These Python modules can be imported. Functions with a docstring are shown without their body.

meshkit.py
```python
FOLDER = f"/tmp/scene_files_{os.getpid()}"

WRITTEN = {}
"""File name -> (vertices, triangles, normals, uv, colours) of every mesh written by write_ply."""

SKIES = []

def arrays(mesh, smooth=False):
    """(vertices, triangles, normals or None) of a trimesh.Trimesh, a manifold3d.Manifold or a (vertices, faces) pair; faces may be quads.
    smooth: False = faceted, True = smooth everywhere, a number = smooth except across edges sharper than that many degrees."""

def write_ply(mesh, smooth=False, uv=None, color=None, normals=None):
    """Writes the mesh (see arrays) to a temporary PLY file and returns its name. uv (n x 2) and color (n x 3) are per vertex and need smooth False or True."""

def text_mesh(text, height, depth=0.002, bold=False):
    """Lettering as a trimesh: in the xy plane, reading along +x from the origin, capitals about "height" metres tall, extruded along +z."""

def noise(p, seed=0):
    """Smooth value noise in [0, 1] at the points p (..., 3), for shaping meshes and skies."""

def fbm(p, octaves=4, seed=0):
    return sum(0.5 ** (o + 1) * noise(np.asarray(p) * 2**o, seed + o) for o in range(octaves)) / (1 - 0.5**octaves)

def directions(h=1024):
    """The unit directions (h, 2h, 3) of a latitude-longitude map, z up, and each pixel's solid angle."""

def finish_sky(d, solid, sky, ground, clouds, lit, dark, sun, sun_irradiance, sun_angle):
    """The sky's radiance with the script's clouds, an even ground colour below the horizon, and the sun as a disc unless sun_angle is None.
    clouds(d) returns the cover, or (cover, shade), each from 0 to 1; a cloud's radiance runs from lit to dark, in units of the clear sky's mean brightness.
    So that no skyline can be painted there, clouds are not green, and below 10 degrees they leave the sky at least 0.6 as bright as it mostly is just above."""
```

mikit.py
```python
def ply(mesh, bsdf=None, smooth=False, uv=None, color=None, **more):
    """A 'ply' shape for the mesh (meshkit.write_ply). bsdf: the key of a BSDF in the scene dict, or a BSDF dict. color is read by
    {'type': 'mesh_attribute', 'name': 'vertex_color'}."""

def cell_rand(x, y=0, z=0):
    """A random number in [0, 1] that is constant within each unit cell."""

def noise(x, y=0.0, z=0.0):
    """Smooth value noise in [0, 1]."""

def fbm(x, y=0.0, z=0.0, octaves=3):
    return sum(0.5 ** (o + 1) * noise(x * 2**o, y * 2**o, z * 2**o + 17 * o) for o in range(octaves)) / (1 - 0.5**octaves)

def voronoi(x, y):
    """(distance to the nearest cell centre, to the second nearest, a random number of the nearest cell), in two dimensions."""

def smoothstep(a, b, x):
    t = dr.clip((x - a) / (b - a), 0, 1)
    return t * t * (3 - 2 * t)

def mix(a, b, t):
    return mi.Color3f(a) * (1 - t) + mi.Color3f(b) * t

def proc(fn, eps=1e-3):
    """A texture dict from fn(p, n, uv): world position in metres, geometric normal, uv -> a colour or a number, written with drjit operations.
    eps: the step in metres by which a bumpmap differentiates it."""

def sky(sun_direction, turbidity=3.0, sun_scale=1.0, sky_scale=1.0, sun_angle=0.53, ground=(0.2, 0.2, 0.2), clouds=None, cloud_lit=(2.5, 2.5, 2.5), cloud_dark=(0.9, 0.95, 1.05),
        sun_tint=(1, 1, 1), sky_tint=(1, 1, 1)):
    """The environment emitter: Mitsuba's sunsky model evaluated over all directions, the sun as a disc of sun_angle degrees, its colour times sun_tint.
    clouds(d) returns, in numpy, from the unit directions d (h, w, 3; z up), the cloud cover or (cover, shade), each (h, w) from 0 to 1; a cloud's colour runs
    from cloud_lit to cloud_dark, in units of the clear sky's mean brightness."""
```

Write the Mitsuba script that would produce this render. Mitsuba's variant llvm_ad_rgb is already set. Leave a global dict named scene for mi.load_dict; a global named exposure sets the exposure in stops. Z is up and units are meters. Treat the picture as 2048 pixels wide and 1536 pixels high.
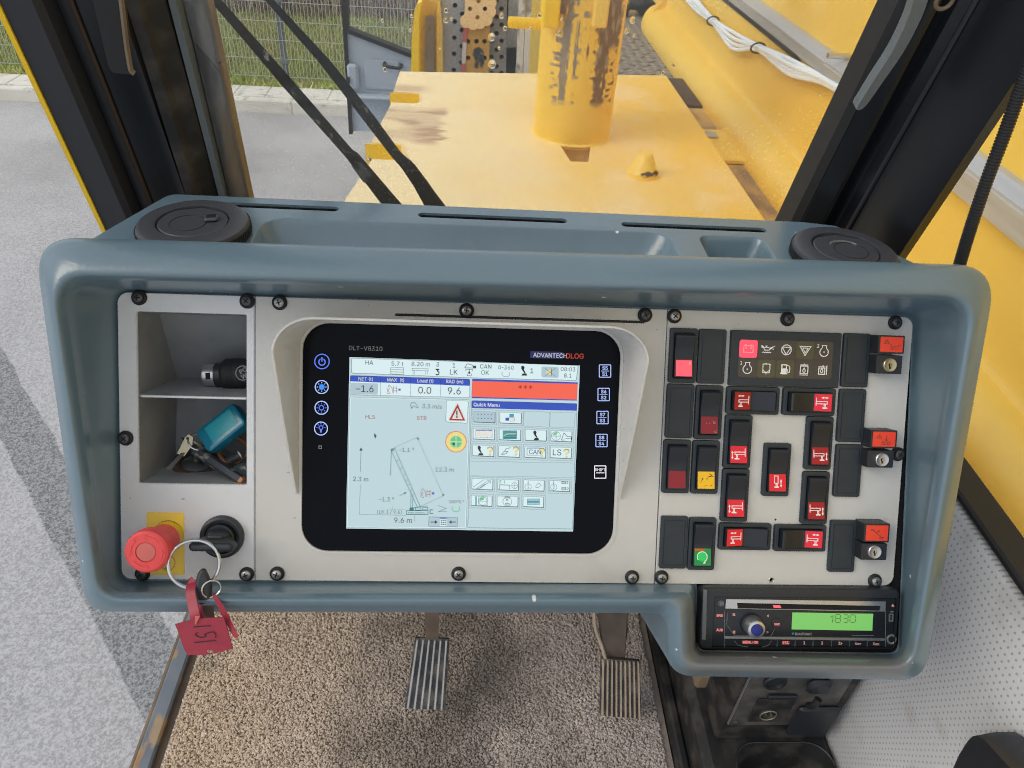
import math, random, numpy as np, trimesh, mitsuba as mi, drjit as dr, mikit, meshkit
import manifold3d as m3
from shapely.geometry import Polygon, LineString, Point, box as sbox, MultiPolygon
from shapely import affinity
from shapely.ops import unary_union
from scipy.spatial.transform import Rotation as Rot
rng = np.random.default_rng(7)
T = mi.ScalarTransform4f
scene, labels = {}, {}

# ------------------------------------------------------------------ camera, sky, exposure
F = 1479.0                                        # focal length for a 2048 px wide picture
CAM = np.array([0.0017231, -0.0008, 1.18])
RW = np.array([[0.9978187, 0.0250939, 0.0610582], [-0.0326008, -0.6169543, 0.7863235], [0.0574020, -0.7865988, -0.6147905]])
scene['camera'] = {'type': 'perspective', 'fov': 2 * math.degrees(math.atan(1024 / F)), 'fov_axis': 'x', 'near_clip': 0.02, 'far_clip': 400.0,
                   'to_world': T().look_at(origin=CAM.tolist(), target=(CAM + RW[:, 2]).tolist(), up=(-RW[:, 1]).tolist())}
scene['sky_light'] = mikit.sky((-0.72, -0.30, 0.62), turbidity=3, sun_scale=0.24, sun_angle=34, clouds=lambda d: (np.ones(d.shape[:2]), 0.25 + 0.25 * meshkit.fbm(d * 2.2, 4, 3)),
                               cloud_lit=(2.38, 2.5, 2.72), cloud_dark=(1.42, 1.55, 1.75), sun_tint=(.86, .96, 1.12))
exposure = 2.15

# ------------------------------------------------------------------ the sloping instrument face: u right, v up, w out of it (origin: middle of the screen)
TILT = math.radians(33.1)
PO = np.array([0.0, 0.503, 0.711])
PM = np.array([[1, 0, 0], [0, math.sin(TILT), -math.cos(TILT)], [0, math.cos(TILT), math.sin(TILT)]])
PANEL = np.eye(4); PANEL[:3, :3] = PM; PANEL[:3, 3] = PO
CP = PM.T @ (CAM - PO)
def ray(x, y):
    x, y = np.asarray(x, float), np.asarray(y, float)
    return np.stack([(x - 1024) / F, (y - 768) / F, np.ones_like(x)], -1) @ RW.T
def P(x, y, w=0.0):                                # survey of the photograph: point on the face plane raised by w
    d = ray(x, y) @ PM; t = (w - CP[2]) / d[..., 2]
    return CP + d * t[..., None]
def lev(x, y, z): d = ray(x, y); return CAM + d * ((z - CAM[2]) / d[..., 2])[..., None]      # point on a level plane
def upr(x, y, Y): d = ray(x, y); return CAM + d * ((Y - CAM[1]) / d[..., 1])[..., None]      # point on an upright cross plane
def side(x, y, X): d = ray(x, y); return CAM + d * ((X - CAM[0]) / d[..., 0])[..., None]
def onpl(x, y, o, n): d = ray(x, y); n = np.asarray(n, float); return CAM + d * (((np.asarray(o) - CAM) @ n) / (d @ n))[..., None]
def W(p): return np.asarray(p) @ PM.T + PO

# ------------------------------------------------------------------ mesh helpers
def tm(v, f): return trimesh.Trimesh(np.asarray(v, float), np.asarray(f, int), process=False)
def cat(ms): ms = [m for m in ms if m is not None and len(m.faces)]; return trimesh.util.concatenate(ms) if len(ms) > 1 else ms[0]
def loft(loops, cap0=True, cap1=True, closed=True):
    L = np.asarray(loops, float); k, n = L.shape[:2]; v = list(L.reshape(-1, 3)); f = []
    m = n if closed else n - 1
    for i in range(k - 1):
        for j in range(m):
            a, b, c, d = i * n + j, i * n + (j + 1) % n, (i + 1) * n + (j + 1) % n, (i + 1) * n + j
            f += [[a, b, c], [a, c, d]]
    for on, i, rev in ((cap0, 0, True), (cap1, k - 1, False)):
        if on:
            c = len(v); v.append(L[i].mean(0))
            for j in range(m):
                a, b = i * n + j, i * n + (j + 1) % n
                f.append([c, b, a] if rev else [c, a, b])
    me = tm(v, f)
    return me
def rrect(cx, cy, hx, hy, r, n=5):
    r = min(r, hx * .999, hy * .999); o = []
    for sx, sy, a0 in ((1, 1, 0), (-1, 1, 90), (-1, -1, 180), (1, -1, 270)):
        for i in range(n):
            a = math.radians(a0 + 90 * i / (n - 1)); o.append((cx + sx * (hx - r) + r * math.cos(a), cy + sy * (hy - r) + r * math.sin(a)))
    return np.array(o)
def rbox(cx, cy, hx, hy, z0, z1, r=.002, c=.001, n=5):
    lp = []
    for z, ins in ((z0, 0), (z1 - c, 0), (z1 - .3 * c, .3 * c), (z1, c)):
        q = rrect(cx, cy, hx - ins, hy - ins, max(r - ins, r * .4), n); lp.append(np.c_[q, np.full(len(q), z)])
    return loft(lp)
def bx(x0, x1, y0, y1, z0, z1):
    m = trimesh.creation.box((abs(x1 - x0), abs(y1 - y0), abs(z1 - z0))); m.apply_translation(((x0 + x1) / 2, (y0 + y1) / 2, (z0 + z1) / 2)); return m
def bbox(x0, x1, y0, y1, z0, z1, c=.004):           # box with small chamfers
    p = []
    for a in (0, 1, 2):
        lo, hi = np.array([x0, y0, z0], float) + c, np.array([x1, y1, z1], float) - c
        lo[a] -= c; hi[a] += c
        p += [[(lo, hi)[i][0], (lo, hi)[j][1], (lo, hi)[k][2]] for i in (0, 1) for j in (0, 1) for k in (0, 1)]
    return trimesh.convex.convex_hull(np.array(p))
def ext(g, z0, z1):
    gs = getattr(g, 'geoms', [g]); o = []
    for q in gs:
        if q.geom_type == 'Polygon' and q.area > 0:
            m = trimesh.creation.extrude_polygon(q, z1 - z0, engine='earcut'); m.apply_translation((0, 0, z0)); o.append(m)
    return cat(o)
def lathe(prof, n=40, axis='z'):                     # profile (r, z)
    a = np.arange(n) * 2 * np.pi / n
    m = loft([np.c_[r * np.cos(a), r * np.sin(a), np.full(n, z)] for r, z in prof])
    if axis == 'x': m.apply_transform(np.array([[0, 0, 1, 0], [1, 0, 0, 0], [0, 1, 0, 0], [0, 0, 0, 1.]]))
    return m
def tube(path, r, n=10, cap=True):
    p = np.asarray(path, float); k = len(p); r = np.broadcast_to(r, k)
    t = np.gradient(p, axis=0); t /= np.linalg.norm(t, axis=1, keepdims=True)
    a = np.cross(t[0], [0.31, .2, .93]); a /= np.linalg.norm(a); lp = []
    g = np.arange(n) * 2 * np.pi / n
    for i in range(k):
        a = a - t[i] * (a @ t[i]); a /= np.linalg.norm(a); b = np.cross(t[i], a)
        lp.append(p[i] + r[i] * (np.cos(g)[:, None] * a + np.sin(g)[:, None] * b))
    return loft(lp, cap, cap)
def spline(pts, n=40):
    p = np.asarray(pts, float); p = np.vstack([2 * p[0] - p[1], p, 2 * p[-1] - p[-2]]); o = []
    for s in np.linspace(0, len(p) - 3 - 1e-9, n):
        i = int(s); t = s - i; a, b, c, d = p[i:i + 4]
        o.append(.5 * (2 * b + (c - a) * t + (2 * a - 5 * b + 4 * c - d) * t * t + (3 * b - a - 3 * c + d) * t ** 3))
    return np.array(o)
def ring(c, R, r, nrm=(0, 0, 1), n=48, k=8, turns=1.0, pitch=0.0):
    nrm = np.asarray(nrm, float); nrm /= np.linalg.norm(nrm); a = np.cross(nrm, [.2, .9, .1]); a /= np.linalg.norm(a); b = np.cross(nrm, a)
    g = np.linspace(0, 2 * np.pi * turns, int(n * turns) + 1)
    return tube(np.asarray(c) + R * (np.cos(g)[:, None] * a + np.sin(g)[:, None] * b) + (g / 2 / np.pi * pitch)[:, None] * nrm, r, k)
def hullpts(p): return trimesh.convex.convex_hull(np.asarray(p, float))
def M3(m): return m3.Manifold(m3.Mesh(np.asarray(m.vertices, np.float32), np.asarray(m.faces, np.uint32)))
def fromM3(M): q = M.to_mesh(); return tm(q.vert_properties[:, :3], q.tri_verts)
def solid(m):
    m = trimesh.Trimesh(m.vertices, m.faces, process=True); trimesh.repair.fix_normals(m); return M3(m)
def xf(m, A): m = m.copy(); m.apply_transform(A); return m
def TR(x=0, y=0, z=0): A = np.eye(4); A[:3, 3] = (x, y, z); return A
def RZ(a): A = np.eye(4); A[:3, :3] = Rot.from_euler('z', a, degrees=True).as_matrix(); return A
def RX(a): A = np.eye(4); A[:3, :3] = Rot.from_euler('x', a, degrees=True).as_matrix(); return A
def RY(a): A = np.eye(4); A[:3, :3] = Rot.from_euler('y', a, degrees=True).as_matrix(); return A
def basis(o, x, y, z): A = np.eye(4); A[:3, 0], A[:3, 1], A[:3, 2], A[:3, 3] = x, y, z, o; return A
def onface(m): return xf(m, PANEL)                   # (u, v, w) mesh -> the place

# ------------------------------------------------------------------ scene helpers
def numbered(name):
    taken = lambda k: k in scene or k in labels or any(s.startswith(k + '__') for s in scene)
    if not taken(name): return name
    i = 1
    while taken(f'{name}_{i:03d}'): i += 1
    return f'{name}_{i:03d}'
def thing(name, label, cat_, group=None, kind=None):
    k = numbered(name); labels[k] = {'label': label, 'category': cat_}
    if group: labels[k]['group'] = group
    if kind: labels[k]['kind'] = kind
    return k
def obj(name, mesh, mat, parent=None, smooth=35, label=None, A=None, face=False, kind=None, color=None, **more):
    k = numbered(parent + '__' + name if parent else name)
    if isinstance(mesh, dict): d = dict(mesh)
    else: d = mikit.ply(onface(mesh) if face else mesh, mat, smooth=smooth, color=color, **more)
    if A is not None: d['to_world'] = T(np.asarray(A, float))
    scene[k] = d
    if label or kind:
        labels.setdefault(k, {})
        if label: labels[k]['label'] = label
        if kind: labels[k]['kind'] = kind
    return k
def struct(name, mesh, mat, smooth=False, label=None, color=None):
    k = obj(name, mesh, mat, smooth=smooth, color=color); labels[k] = {'kind': 'structure'}
    if label: labels[k]['label'] = label
    return k

# ------------------------------------------------------------------ materials
fbm, noise, sst, mix = mikit.fbm, mikit.noise, mikit.smoothstep, mikit.mix
def rgb(c): return {'type': 'rgb', 'value': list(map(float, c))}
def mat(name, c, r=.5, metal=0.0, bump=None, bs=.001, two=True, **k):
    b = {'type': 'principled', 'base_color': c if isinstance(c, dict) else rgb(c), 'roughness': r, 'metallic': float(metal), **k}
    if bump: b = {'type': 'bumpmap', 'arbitrary': bump, 'scale': bs, 'bsdf': b}
    scene[name] = {'type': 'twosided', 'bsdf': b} if two else b
    return name
pr = mikit.proc
VC = {'type': 'mesh_attribute', 'name': 'vertex_color'}

def c_console(p, n, uv):
    s = sst(.70, .80, fbm(p.x * 30, p.y * 30, p.z * 30, 3))
    u, v = p.x - .3075, (p.y - .503) * .5461 + (p.z - .711) * .8377 + .1680      # grime round the radio opening
    dd = dr.maximum(dr.abs(u) - .1, dr.abs(v) - .031)
    gr = sst(.016, .001, dd + .012 * fbm(p.x * 60, p.y * 60, p.z * 60, 3)) * .55
    hand = sst(.52, .72, fbm(p.x * 11, p.y * 11, p.z * 11, 4)) * .35
    return mix(mix(mix(mix(mix((.098, .155, .195), (.116, .176, .216), fbm(p.x * 9, p.y * 9, p.z * 9)), (.16, .19, .21), s * .4), (.076, .118, .148), hand), (.14, .11, .085), gr), (.60, .62, .63), sst(.972, .980, noise(p.x * 75, p.y * 75, p.z * 75)))
mat('console_plastic', pr(c_console), .27, specular=.75, clearcoat=.35, clearcoat_gloss=.75, bump=pr(lambda p, n, uv: fbm(p.x * 420, p.y * 420, p.z * 420, 2), 4e-4), bs=.00013)
def c_plate(p, n, uv):
    d = sst(.55, .8, fbm(p.x * 14, p.y * 14, p.z * 14 + 3, 4)); sp = sst(.955, .975, noise(p.x * 170, p.y * 170, p.z * 170))
    return mix(mix((.545, .54, .51), (.46, .455, .43), d), (.16, .14, .12), sp * .6)
mat('plate_beige', pr(c_plate), .42, specular=.5)
def c_steel(p, n, uv):
    d = fbm(p.x * 18, p.y * 18, p.z * 18, 4); sp = sst(.945, .97, noise(p.x * 150, p.y * 150, p.z * 150))
    return mix(mix((.56, .575, .585), (.69, .70, .705), d), (.2, .18, .15), sp * .6)
mat('plate_steel', pr(c_steel), .40, metal=.08)
def c_cubby(p, n, uv):
    return mix((.19, .20, .205), (.30, .31, .315), fbm(p.x * 40, p.y * 40, p.z * 40, 4))
mat('cubby_grey', pr(c_cubby), .5, metal=.15)
mat('shelf_edge', (.62, .63, .63), .35, metal=.3)
mat('black_plastic', (.018, .021, .026), .42)
mat('black_satin', (.012, .015, .021), .28)
mat('black_rubber', (.012, .0125, .0145), .62)
mat('black_paint', (.006, .007, .010), .30)
mat('black_deep', (.004, .004, .005), .8)
mat('charcoal', (.022, .024, .032), .45)
mat('vent_plastic', (.045, .048, .058), .42)
mat('blank_plastic', pr(lambda p, n, uv: mix((.016, .024, .031), (.024, .033, .040), fbm(p.x * 60, p.y * 60, p.z * 60))), .5)
mat('bezel_glass', (.0025, .0032, .006), .14, specular=.10)
mat('screw_steel', (.42, .42, .41), .35, metal=.9)
mat('screw_dark', (.10, .105, .11), .42, metal=.7)
mat('chrome', (.72, .72, .71), .18, metal=1.0)
mat('satin_metal', (.58, .59, .60), .32, metal=.9)
mat('brass_metal', (.50, .45, .30), .32, metal=.85)
mat('aluminium', pr(lambda p, n, uv: mix((.42, .44, .45), (.58, .60, .60), fbm(p.x * 20, p.y * 3, p.z * 60, 4))), .42, metal=.55)
mat('white_ink', (.82, .83, .82), .5)
mat('grey_ink', (.30, .31, .32), .5)
mat('black_ink', (.012, .013, .015), .5)
mat('pink_ink', (.85, .42, .38), .5)
mat('lens_red', (.74, .016, .035), .3)
mat('lens_dark_red', (.25, .010, .018), .28)
mat('lens_maroon', (.36, .008, .020), .28)
mat('lens_orange', (.80, .055, .028), .33)
mat('lens_yellow', (.85, .50, .012), .35)
mat('lens_green', (.012, .26, .06), .35)
mat('lens_amber', (.45, .13, .01), .4)
mat('window_brown', (.055, .050, .042), .3)
mat('cell_olive', (.085, .078, .042), .35)
mat('cell_brown', (.066, .055, .047), .35)
mat('estop_red', pr(lambda p, n, uv: mix((.64, .050, .052), (.70, .075, .075), fbm(p.x * 120, p.y * 120, p.z * 120))), .48)
mat('estop_cap', (.52, .12, .10), .5)
mat('sticker_yellow', (.80, .57, .075), .5)
mat('collar_yellow', (.62, .40, .01), .35)
mat('tag_red', pr(lambda p, n, uv: mix((.25, .016, .036), (.34, .026, .052), fbm(p.x * 70, p.y * 70, p.z * 70))), .45)
mat('fob_blue', (.004, .17, .26), .2, specular=.6)
mat('fob_blue_window', (.01, .30, .36), .28)
mat('knob_blue', (.012, .022, .20), .35)
mat('brown_leather', (.07, .04, .03), .6)
mat('copper', (.40, .19, .09), .45, metal=.5)
mat('iron_bar', pr(lambda p, n, uv: mix((.045, .052, .065), (.30, .28, .24), sst(.56, .72, fbm(p.x * 150, p.y * 150, p.z * 150, 3)))), .45, metal=.4)
# outside
YEL = (.78, .44, .022)
def rustmask(p, s, a, b): return sst(a, b, fbm(p.x * s, p.y * s, p.z * s, 5))
def c_deck(p, n, uv):
    y = mix((.84, .70, .40), (.80, .52, .09), sst(.1, .95, (p.x + .3) * .85 + .45 * (fbm(p.x * 3, p.y * 3, 1.0) - .5)))
    dust = fbm(p.x * 7, p.y * 7, p.z * 7, 5)
    y = mix(y, (.80, .68, .47), sst(.45, .8, dust) * .5)
    w = sst(.19, .12, dr.abs(p.y - 2.42) + .08 * (fbm(p.x * 12, p.y * 12, 4.0) - .5)) * sst(-.08, -.115, p.x + .08 * (fbm(p.x * 9, p.y * 30, 2.0, 4) - .5)) * (1 - .8 * sst(.07, .03, dr.norm(mi.Vector2f((p.x + .28) * .8, p.y - 2.40))))
    w2 = sst(.07, .01, dr.abs(p.y - 2.79)) * sst(-.13, -.22, p.x)
    st = (w * (.50 + .50 * sst(.36, .62, fbm(p.x * 9, p.y * 26, 7.0, 4))) + w2 * .7)
    sp = sst(.93, .96, noise(p.x * 70, p.y * 70, 2.0)) * .3
    return mix(mix(y, (.36, .20, .12), dr.minimum(st, 1) * .8), (.25, .14, .06), sp)
mat('deck_yellow', pr(c_deck), .5)
def c_yel(p, n, uv):
    y = mix((.83, .59, .125), (.79, .53, .09), fbm(p.x * 4, p.y * 4, p.z * 4, 4))
    sp = sst(.955, .975, noise(p.x * 45, p.y * 45, p.z * 45))
    return mix(y, (.24, .12, .04), sp * .5)
mat('crane_yellow', pr(c_yel), .38)
mat('yellow_trim', (.82, .54, .012), .4)
def c_post(p, n, uv):
    a = dr.atan2(p.y - 2.40, p.x - .321)          # -pi/2 faces the cab
    y = mix((.82, .55, .075), (.77, .49, .05), fbm(p.x * 6, p.y * 6, p.z * 6))
    fine_ = noise(p.z * 210, a * 4, 2.0)
    def band(a0, wd, z0, z1, seed):
        e = wd * (.80 + .3 * noise(p.z * 6, seed) + .55 * (noise(p.z * 110, seed + 4.0) - .5))
        return sst(e, e * .7, dr.abs(a - a0 + .04 * (noise(p.z * 7, seed + 9.) - .5))) * sst(z0, z0 + .03, p.z) * sst(z1, z1 - .02, p.z)
    tick = sst(.50, .60, noise(a * 5 + 3, p.z * 120, 3.0)) * sst(.30, .5, noise(a * 14, p.z * 12, 6.0))
    brk = sst(.14, .24, noise(a * 40, p.z * 26, 14.0))
    m1 = dr.maximum(band(-2.04, .13, .47, 9, 1.0) * brk, band(-2.02, .48, .46, 9, 5.0) * tick)
    m1 = dr.maximum(m1, band(-1.80, .05, .54, .72, 51.0) * brk)
    w2 = sst(.56, .70, p.z)
    m2 = dr.maximum(band(-1.12, .19, .46, 9, 21.0) * brk, band(-.92, .42, .62, 9, 25.0))
    m2 = dr.maximum(m2, band(-.93, .55, .455, 9, 31.0) * tick)
    m3_ = band(-1.50, .035, .60, .66, 41.0)
    g = mix((.27, .26, .26), (.10, .075, .065), fbm(p.x * 60, p.y * 60, p.z * 60))
    br = mix((.13, .066, .045), (.27, .23, .20), sst(.52, .66, fbm(p.x * 90, p.y * 90, p.z * 30, 3)))
    return mix(mix(mix(y, g, m1 * .9), br, m2 * .95), (.22, .12, .05), m3_)
mat('post_yellow', pr(c_post), .4)
def c_trough(p, n, uv):
    return mix((.52, .35, .13), (.26, .18, .11), sst(.3, .75, fbm(p.x * 16, p.y * 9, 3.0, 5)))
mat('trough_dirt', pr(c_trough), .7)
def c_asph(p, n, uv):
    g = noise(p.x * 95, p.y * 95, 1.0) * .45 + noise(p.x * 210, p.y * 210, 2.0) * .55; l = fbm(p.x * 1.3, p.y * 1.3, 5.0, 5)
    wx, wy = p.x * .80 + p.y * .60, p.x * .60 - p.y * .80        # wx: across the trench, wy: along
    edge = .03 * (fbm(p.x * 5, p.y * 5, 3.0) - .5)
    d = p.x * .769 + p.y * .639 + edge
    patch = sst(.018, .028, d) * sst(.250, .240, d)
    near = sst(7.5, 4.0, p.y)
    base = mix((.30, .295, .29), (.46, .455, .45), sst(.25, .75, l * .55 + g * .45))
    base = mix(base, mix((.30, .30, .315), (.53, .53, .55), sst(.12, .88, g)), near * .7)
    dark = mix((.14, .145, .155), (.34, .345, .35), sst(.2, .8, g))
    base = mix(base, dark, patch)
    return mix(base, (.11, .09, .085), sst(.25, .0, dr.norm(mi.Vector2f(p.x + 1.75, (p.y - 5.2) * .6)) - .3 * fbm(p.x * 6, p.y * 6, 9.0)) * .5)
mat('asphalt', pr(c_asph), .85)
mat('kerb_concrete', pr(lambda p, n, uv: mix(mix((.72, .70, .62), (.58, .56, .49), fbm(p.x * 5, p.y * 5, p.z * 5, 4)), (.2, .2, .16), sst(.62, .8, fbm(p.x * 11, p.y * 11, p.z * 11, 3)) * .5)), .85)
mat('bank_soil', pr(lambda p, n, uv: mix((.26, .27, .09), (.34, .27, .15), fbm(p.x * 3, p.y * 3, p.z * 3, 4))), .95)
mat('grass_blades', VC, .8)
mat('fence_wire', (.40, .43, .41), .5)
mat('post_grey', (.12, .14, .15), .5)
mat('door_grey', pr(lambda p, n, uv: mix((.33, .39, .46), (.40, .46, .52), fbm(p.x * 12, p.y * 12, p.z * 12))), .5)
mat('galvanised', pr(lambda p, n, uv: mix((.36, .38, .41), (.50, .52, .54), fbm(p.x * 14, p.y * 14, p.z * 14, 4))), .5, metal=.3)
mat('dirty_galvanised', pr(lambda p, n, uv: mix((.36, .35, .33), (.22, .20, .18), fbm(p.x * 14, p.y * 14, p.z * 14, 4))), .6)
mat('pale_orange', (.78, .56, .28), .5)
mat('dull_orange', pr(lambda p, n, uv: mix((.58, .34, .08), (.46, .26, .06), fbm(p.x * 9, p.y * 9, p.z * 9, 4))), .5)
mat('band_red', (.50, .12, .12), .5)
mat('band_white', (.60, .58, .56), .5)
mat('worn_white', pr(lambda p, n, uv: mix((.60, .59, .56), (.24, .21, .19), sst(.5, .68, fbm(p.x * 16, p.y * 16, p.z * 10, 4)))), .55)
mat('checker_grey', pr(lambda p, n, uv: mix((.20, .185, .17), (.30, .285, .27), sst(.1, .6, dr.sin(p.x * 70 + p.y * 70) * dr.sin(p.x * 70 - p.y * 70)))), .6)
mat('cable_white', (.72, .79, .83), .4)
def c_dirtseal(p, n, uv):
    return mix(mix((.05, .055, .06), (.24, .24, .235), sst(.35, .75, fbm(p.x * 60, p.y * 60, p.z * 9, 4))), (.22, .15, .08), sst(.5, .75, fbm(p.x * 40, p.y * 40, p.z * 5 + 4, 3)) * .7)
mat('dirty_seal', pr(c_dirtseal), .6)
mat('tan_edge', pr(lambda p, n, uv: mix((.25, .18, .11), (.09, .07, .05), fbm(p.x * 40, p.y * 40, p.z * 12, 3))), .6)
mat('bead_brown', (.045, .028, .018), .5)
def c_wiper(p, n, uv):
    return mix((.016, .017, .02), (.33, .32, .30), sst(.70, .80, fbm(p.x * 160, p.y * 160, p.z * 60, 3)))
mat('wiper_black', pr(c_wiper), .5)
def c_sill(p, n, uv):
    k = fbm(p.x * 60, p.y * 22, p.z * 60, 4)
    return mix(mix((.13, .15, .18), (.20, .22, .25), fbm(p.x * 30, p.y * 30, 2.0)), mix((.30, .16, .08), (.36, .27, .17), noise(p.x * 90, p.y * 90)), sst(.54, .64, k))
mat('sill_metal', pr(c_sill), .5, metal=.2)
mat('dirt_brown', pr(lambda p, n, uv: mix((.045, .035, .028), (.13, .085, .055), fbm(p.x * 40, p.y * 40, p.z * 40, 4))), .85)
mat('dusty_black', pr(lambda p, n, uv: mix((.014, .014, .015), (.055, .049, .043), sst(.40, .80, fbm(p.x * 34, p.y * 34, p.z * 34, 5)))), .55)
mat('carpet_pile', VC, .95)
mat('carpet_base', (.30, .25, .22), .95)
mat('pedal_rubber', pr(lambda p, n, uv: mix((.03, .031, .034), (.16, .14, .12), sst(.4, .75, fbm(p.x * 60, p.y * 60, p.z * 60, 4)))), .45)
mat('pedal_steel', pr(lambda p, n, uv: mix((.26, .26, .27), (.55, .55, .54), fbm(p.x * 90, p.y * 40, p.z * 40, 4))), .38, metal=.5)
mat('pedal_dust', pr(lambda p, n, uv: mix((.34, .27, .20), (.48, .39, .30), fbm(p.x * 60, p.y * 60, p.z * 60, 4))), .7)
mat('pedal_arm', pr(lambda p, n, uv: mix((.07, .052, .04), (.16, .12, .09), fbm(p.x * 50, p.y * 50, p.z * 50, 4))), .55)
def dimple(p):
    a, b = p.y * 135, p.z * 135
    row = dr.floor(b); fx, fy = a + .5 * (row - 2 * dr.floor(row / 2)), b - row - .5
    fx = fx - dr.floor(fx) - .5
    return sst(.24, .12, dr.sqrt(fx * fx + fy * fy))
mat('vinyl_grey', pr(lambda p, n, uv: mix(mix(mix((.56, .565, .58), (.65, .655, .665), fbm(p.x * 9, p.y * 9, p.z * 9)), (.36, .33, .29), sst(.55, .8, fbm(p.x * 22, p.y * 22, p.z * 22, 4)) * .35 + sst(.22, .08, p.z) * .25), (.22, .22, .23), dimple(p) * .62)), .5,
    bump=pr(lambda p, n, uv: -dimple(p) + .12 * fbm(p.x * 240, p.y * 240, p.z * 240, 2), 6e-4), bs=.0007)
mat('hose_black', (.02, .021, .024), .45)
scene['windscreen_glass'] = {'type': 'thindielectric', 'int_ior': 1.5}
def grime(p, n, uv):
    f = fbm(p.x * 7, p.z * 7, p.y * 7, 4); sp = sst(.80, .86, noise(p.x * 420, p.z * 420, 3.0)) * sst(.45, .62, fbm(p.x * 9, p.z * 9, 8.0, 3))
    return .045 + .05 * sst(.3, .75, f) + .07 * sp
scene['dirty_glass'] = {'type': 'blendbsdf', 'weight': pr(grime), 'a_clear': {'type': 'thindielectric', 'int_ior': 1.5}, 'b_dust': {'type': 'twosided', 'bsdf': {'type': 'diffuse', 'reflectance': rgb((.72, .70, .66))}}}
scene['drop_water'] = {'type': 'dielectric', 'int_ior': 1.33}

def glow(c, k=1.0): return {'type': 'area', 'radiance': rgb([x * k for x in c]), 'sampling_weight': .02}
LIT = .50 * 2 ** (1.15 - exposure)                                            # screen white, in scene units

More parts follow.
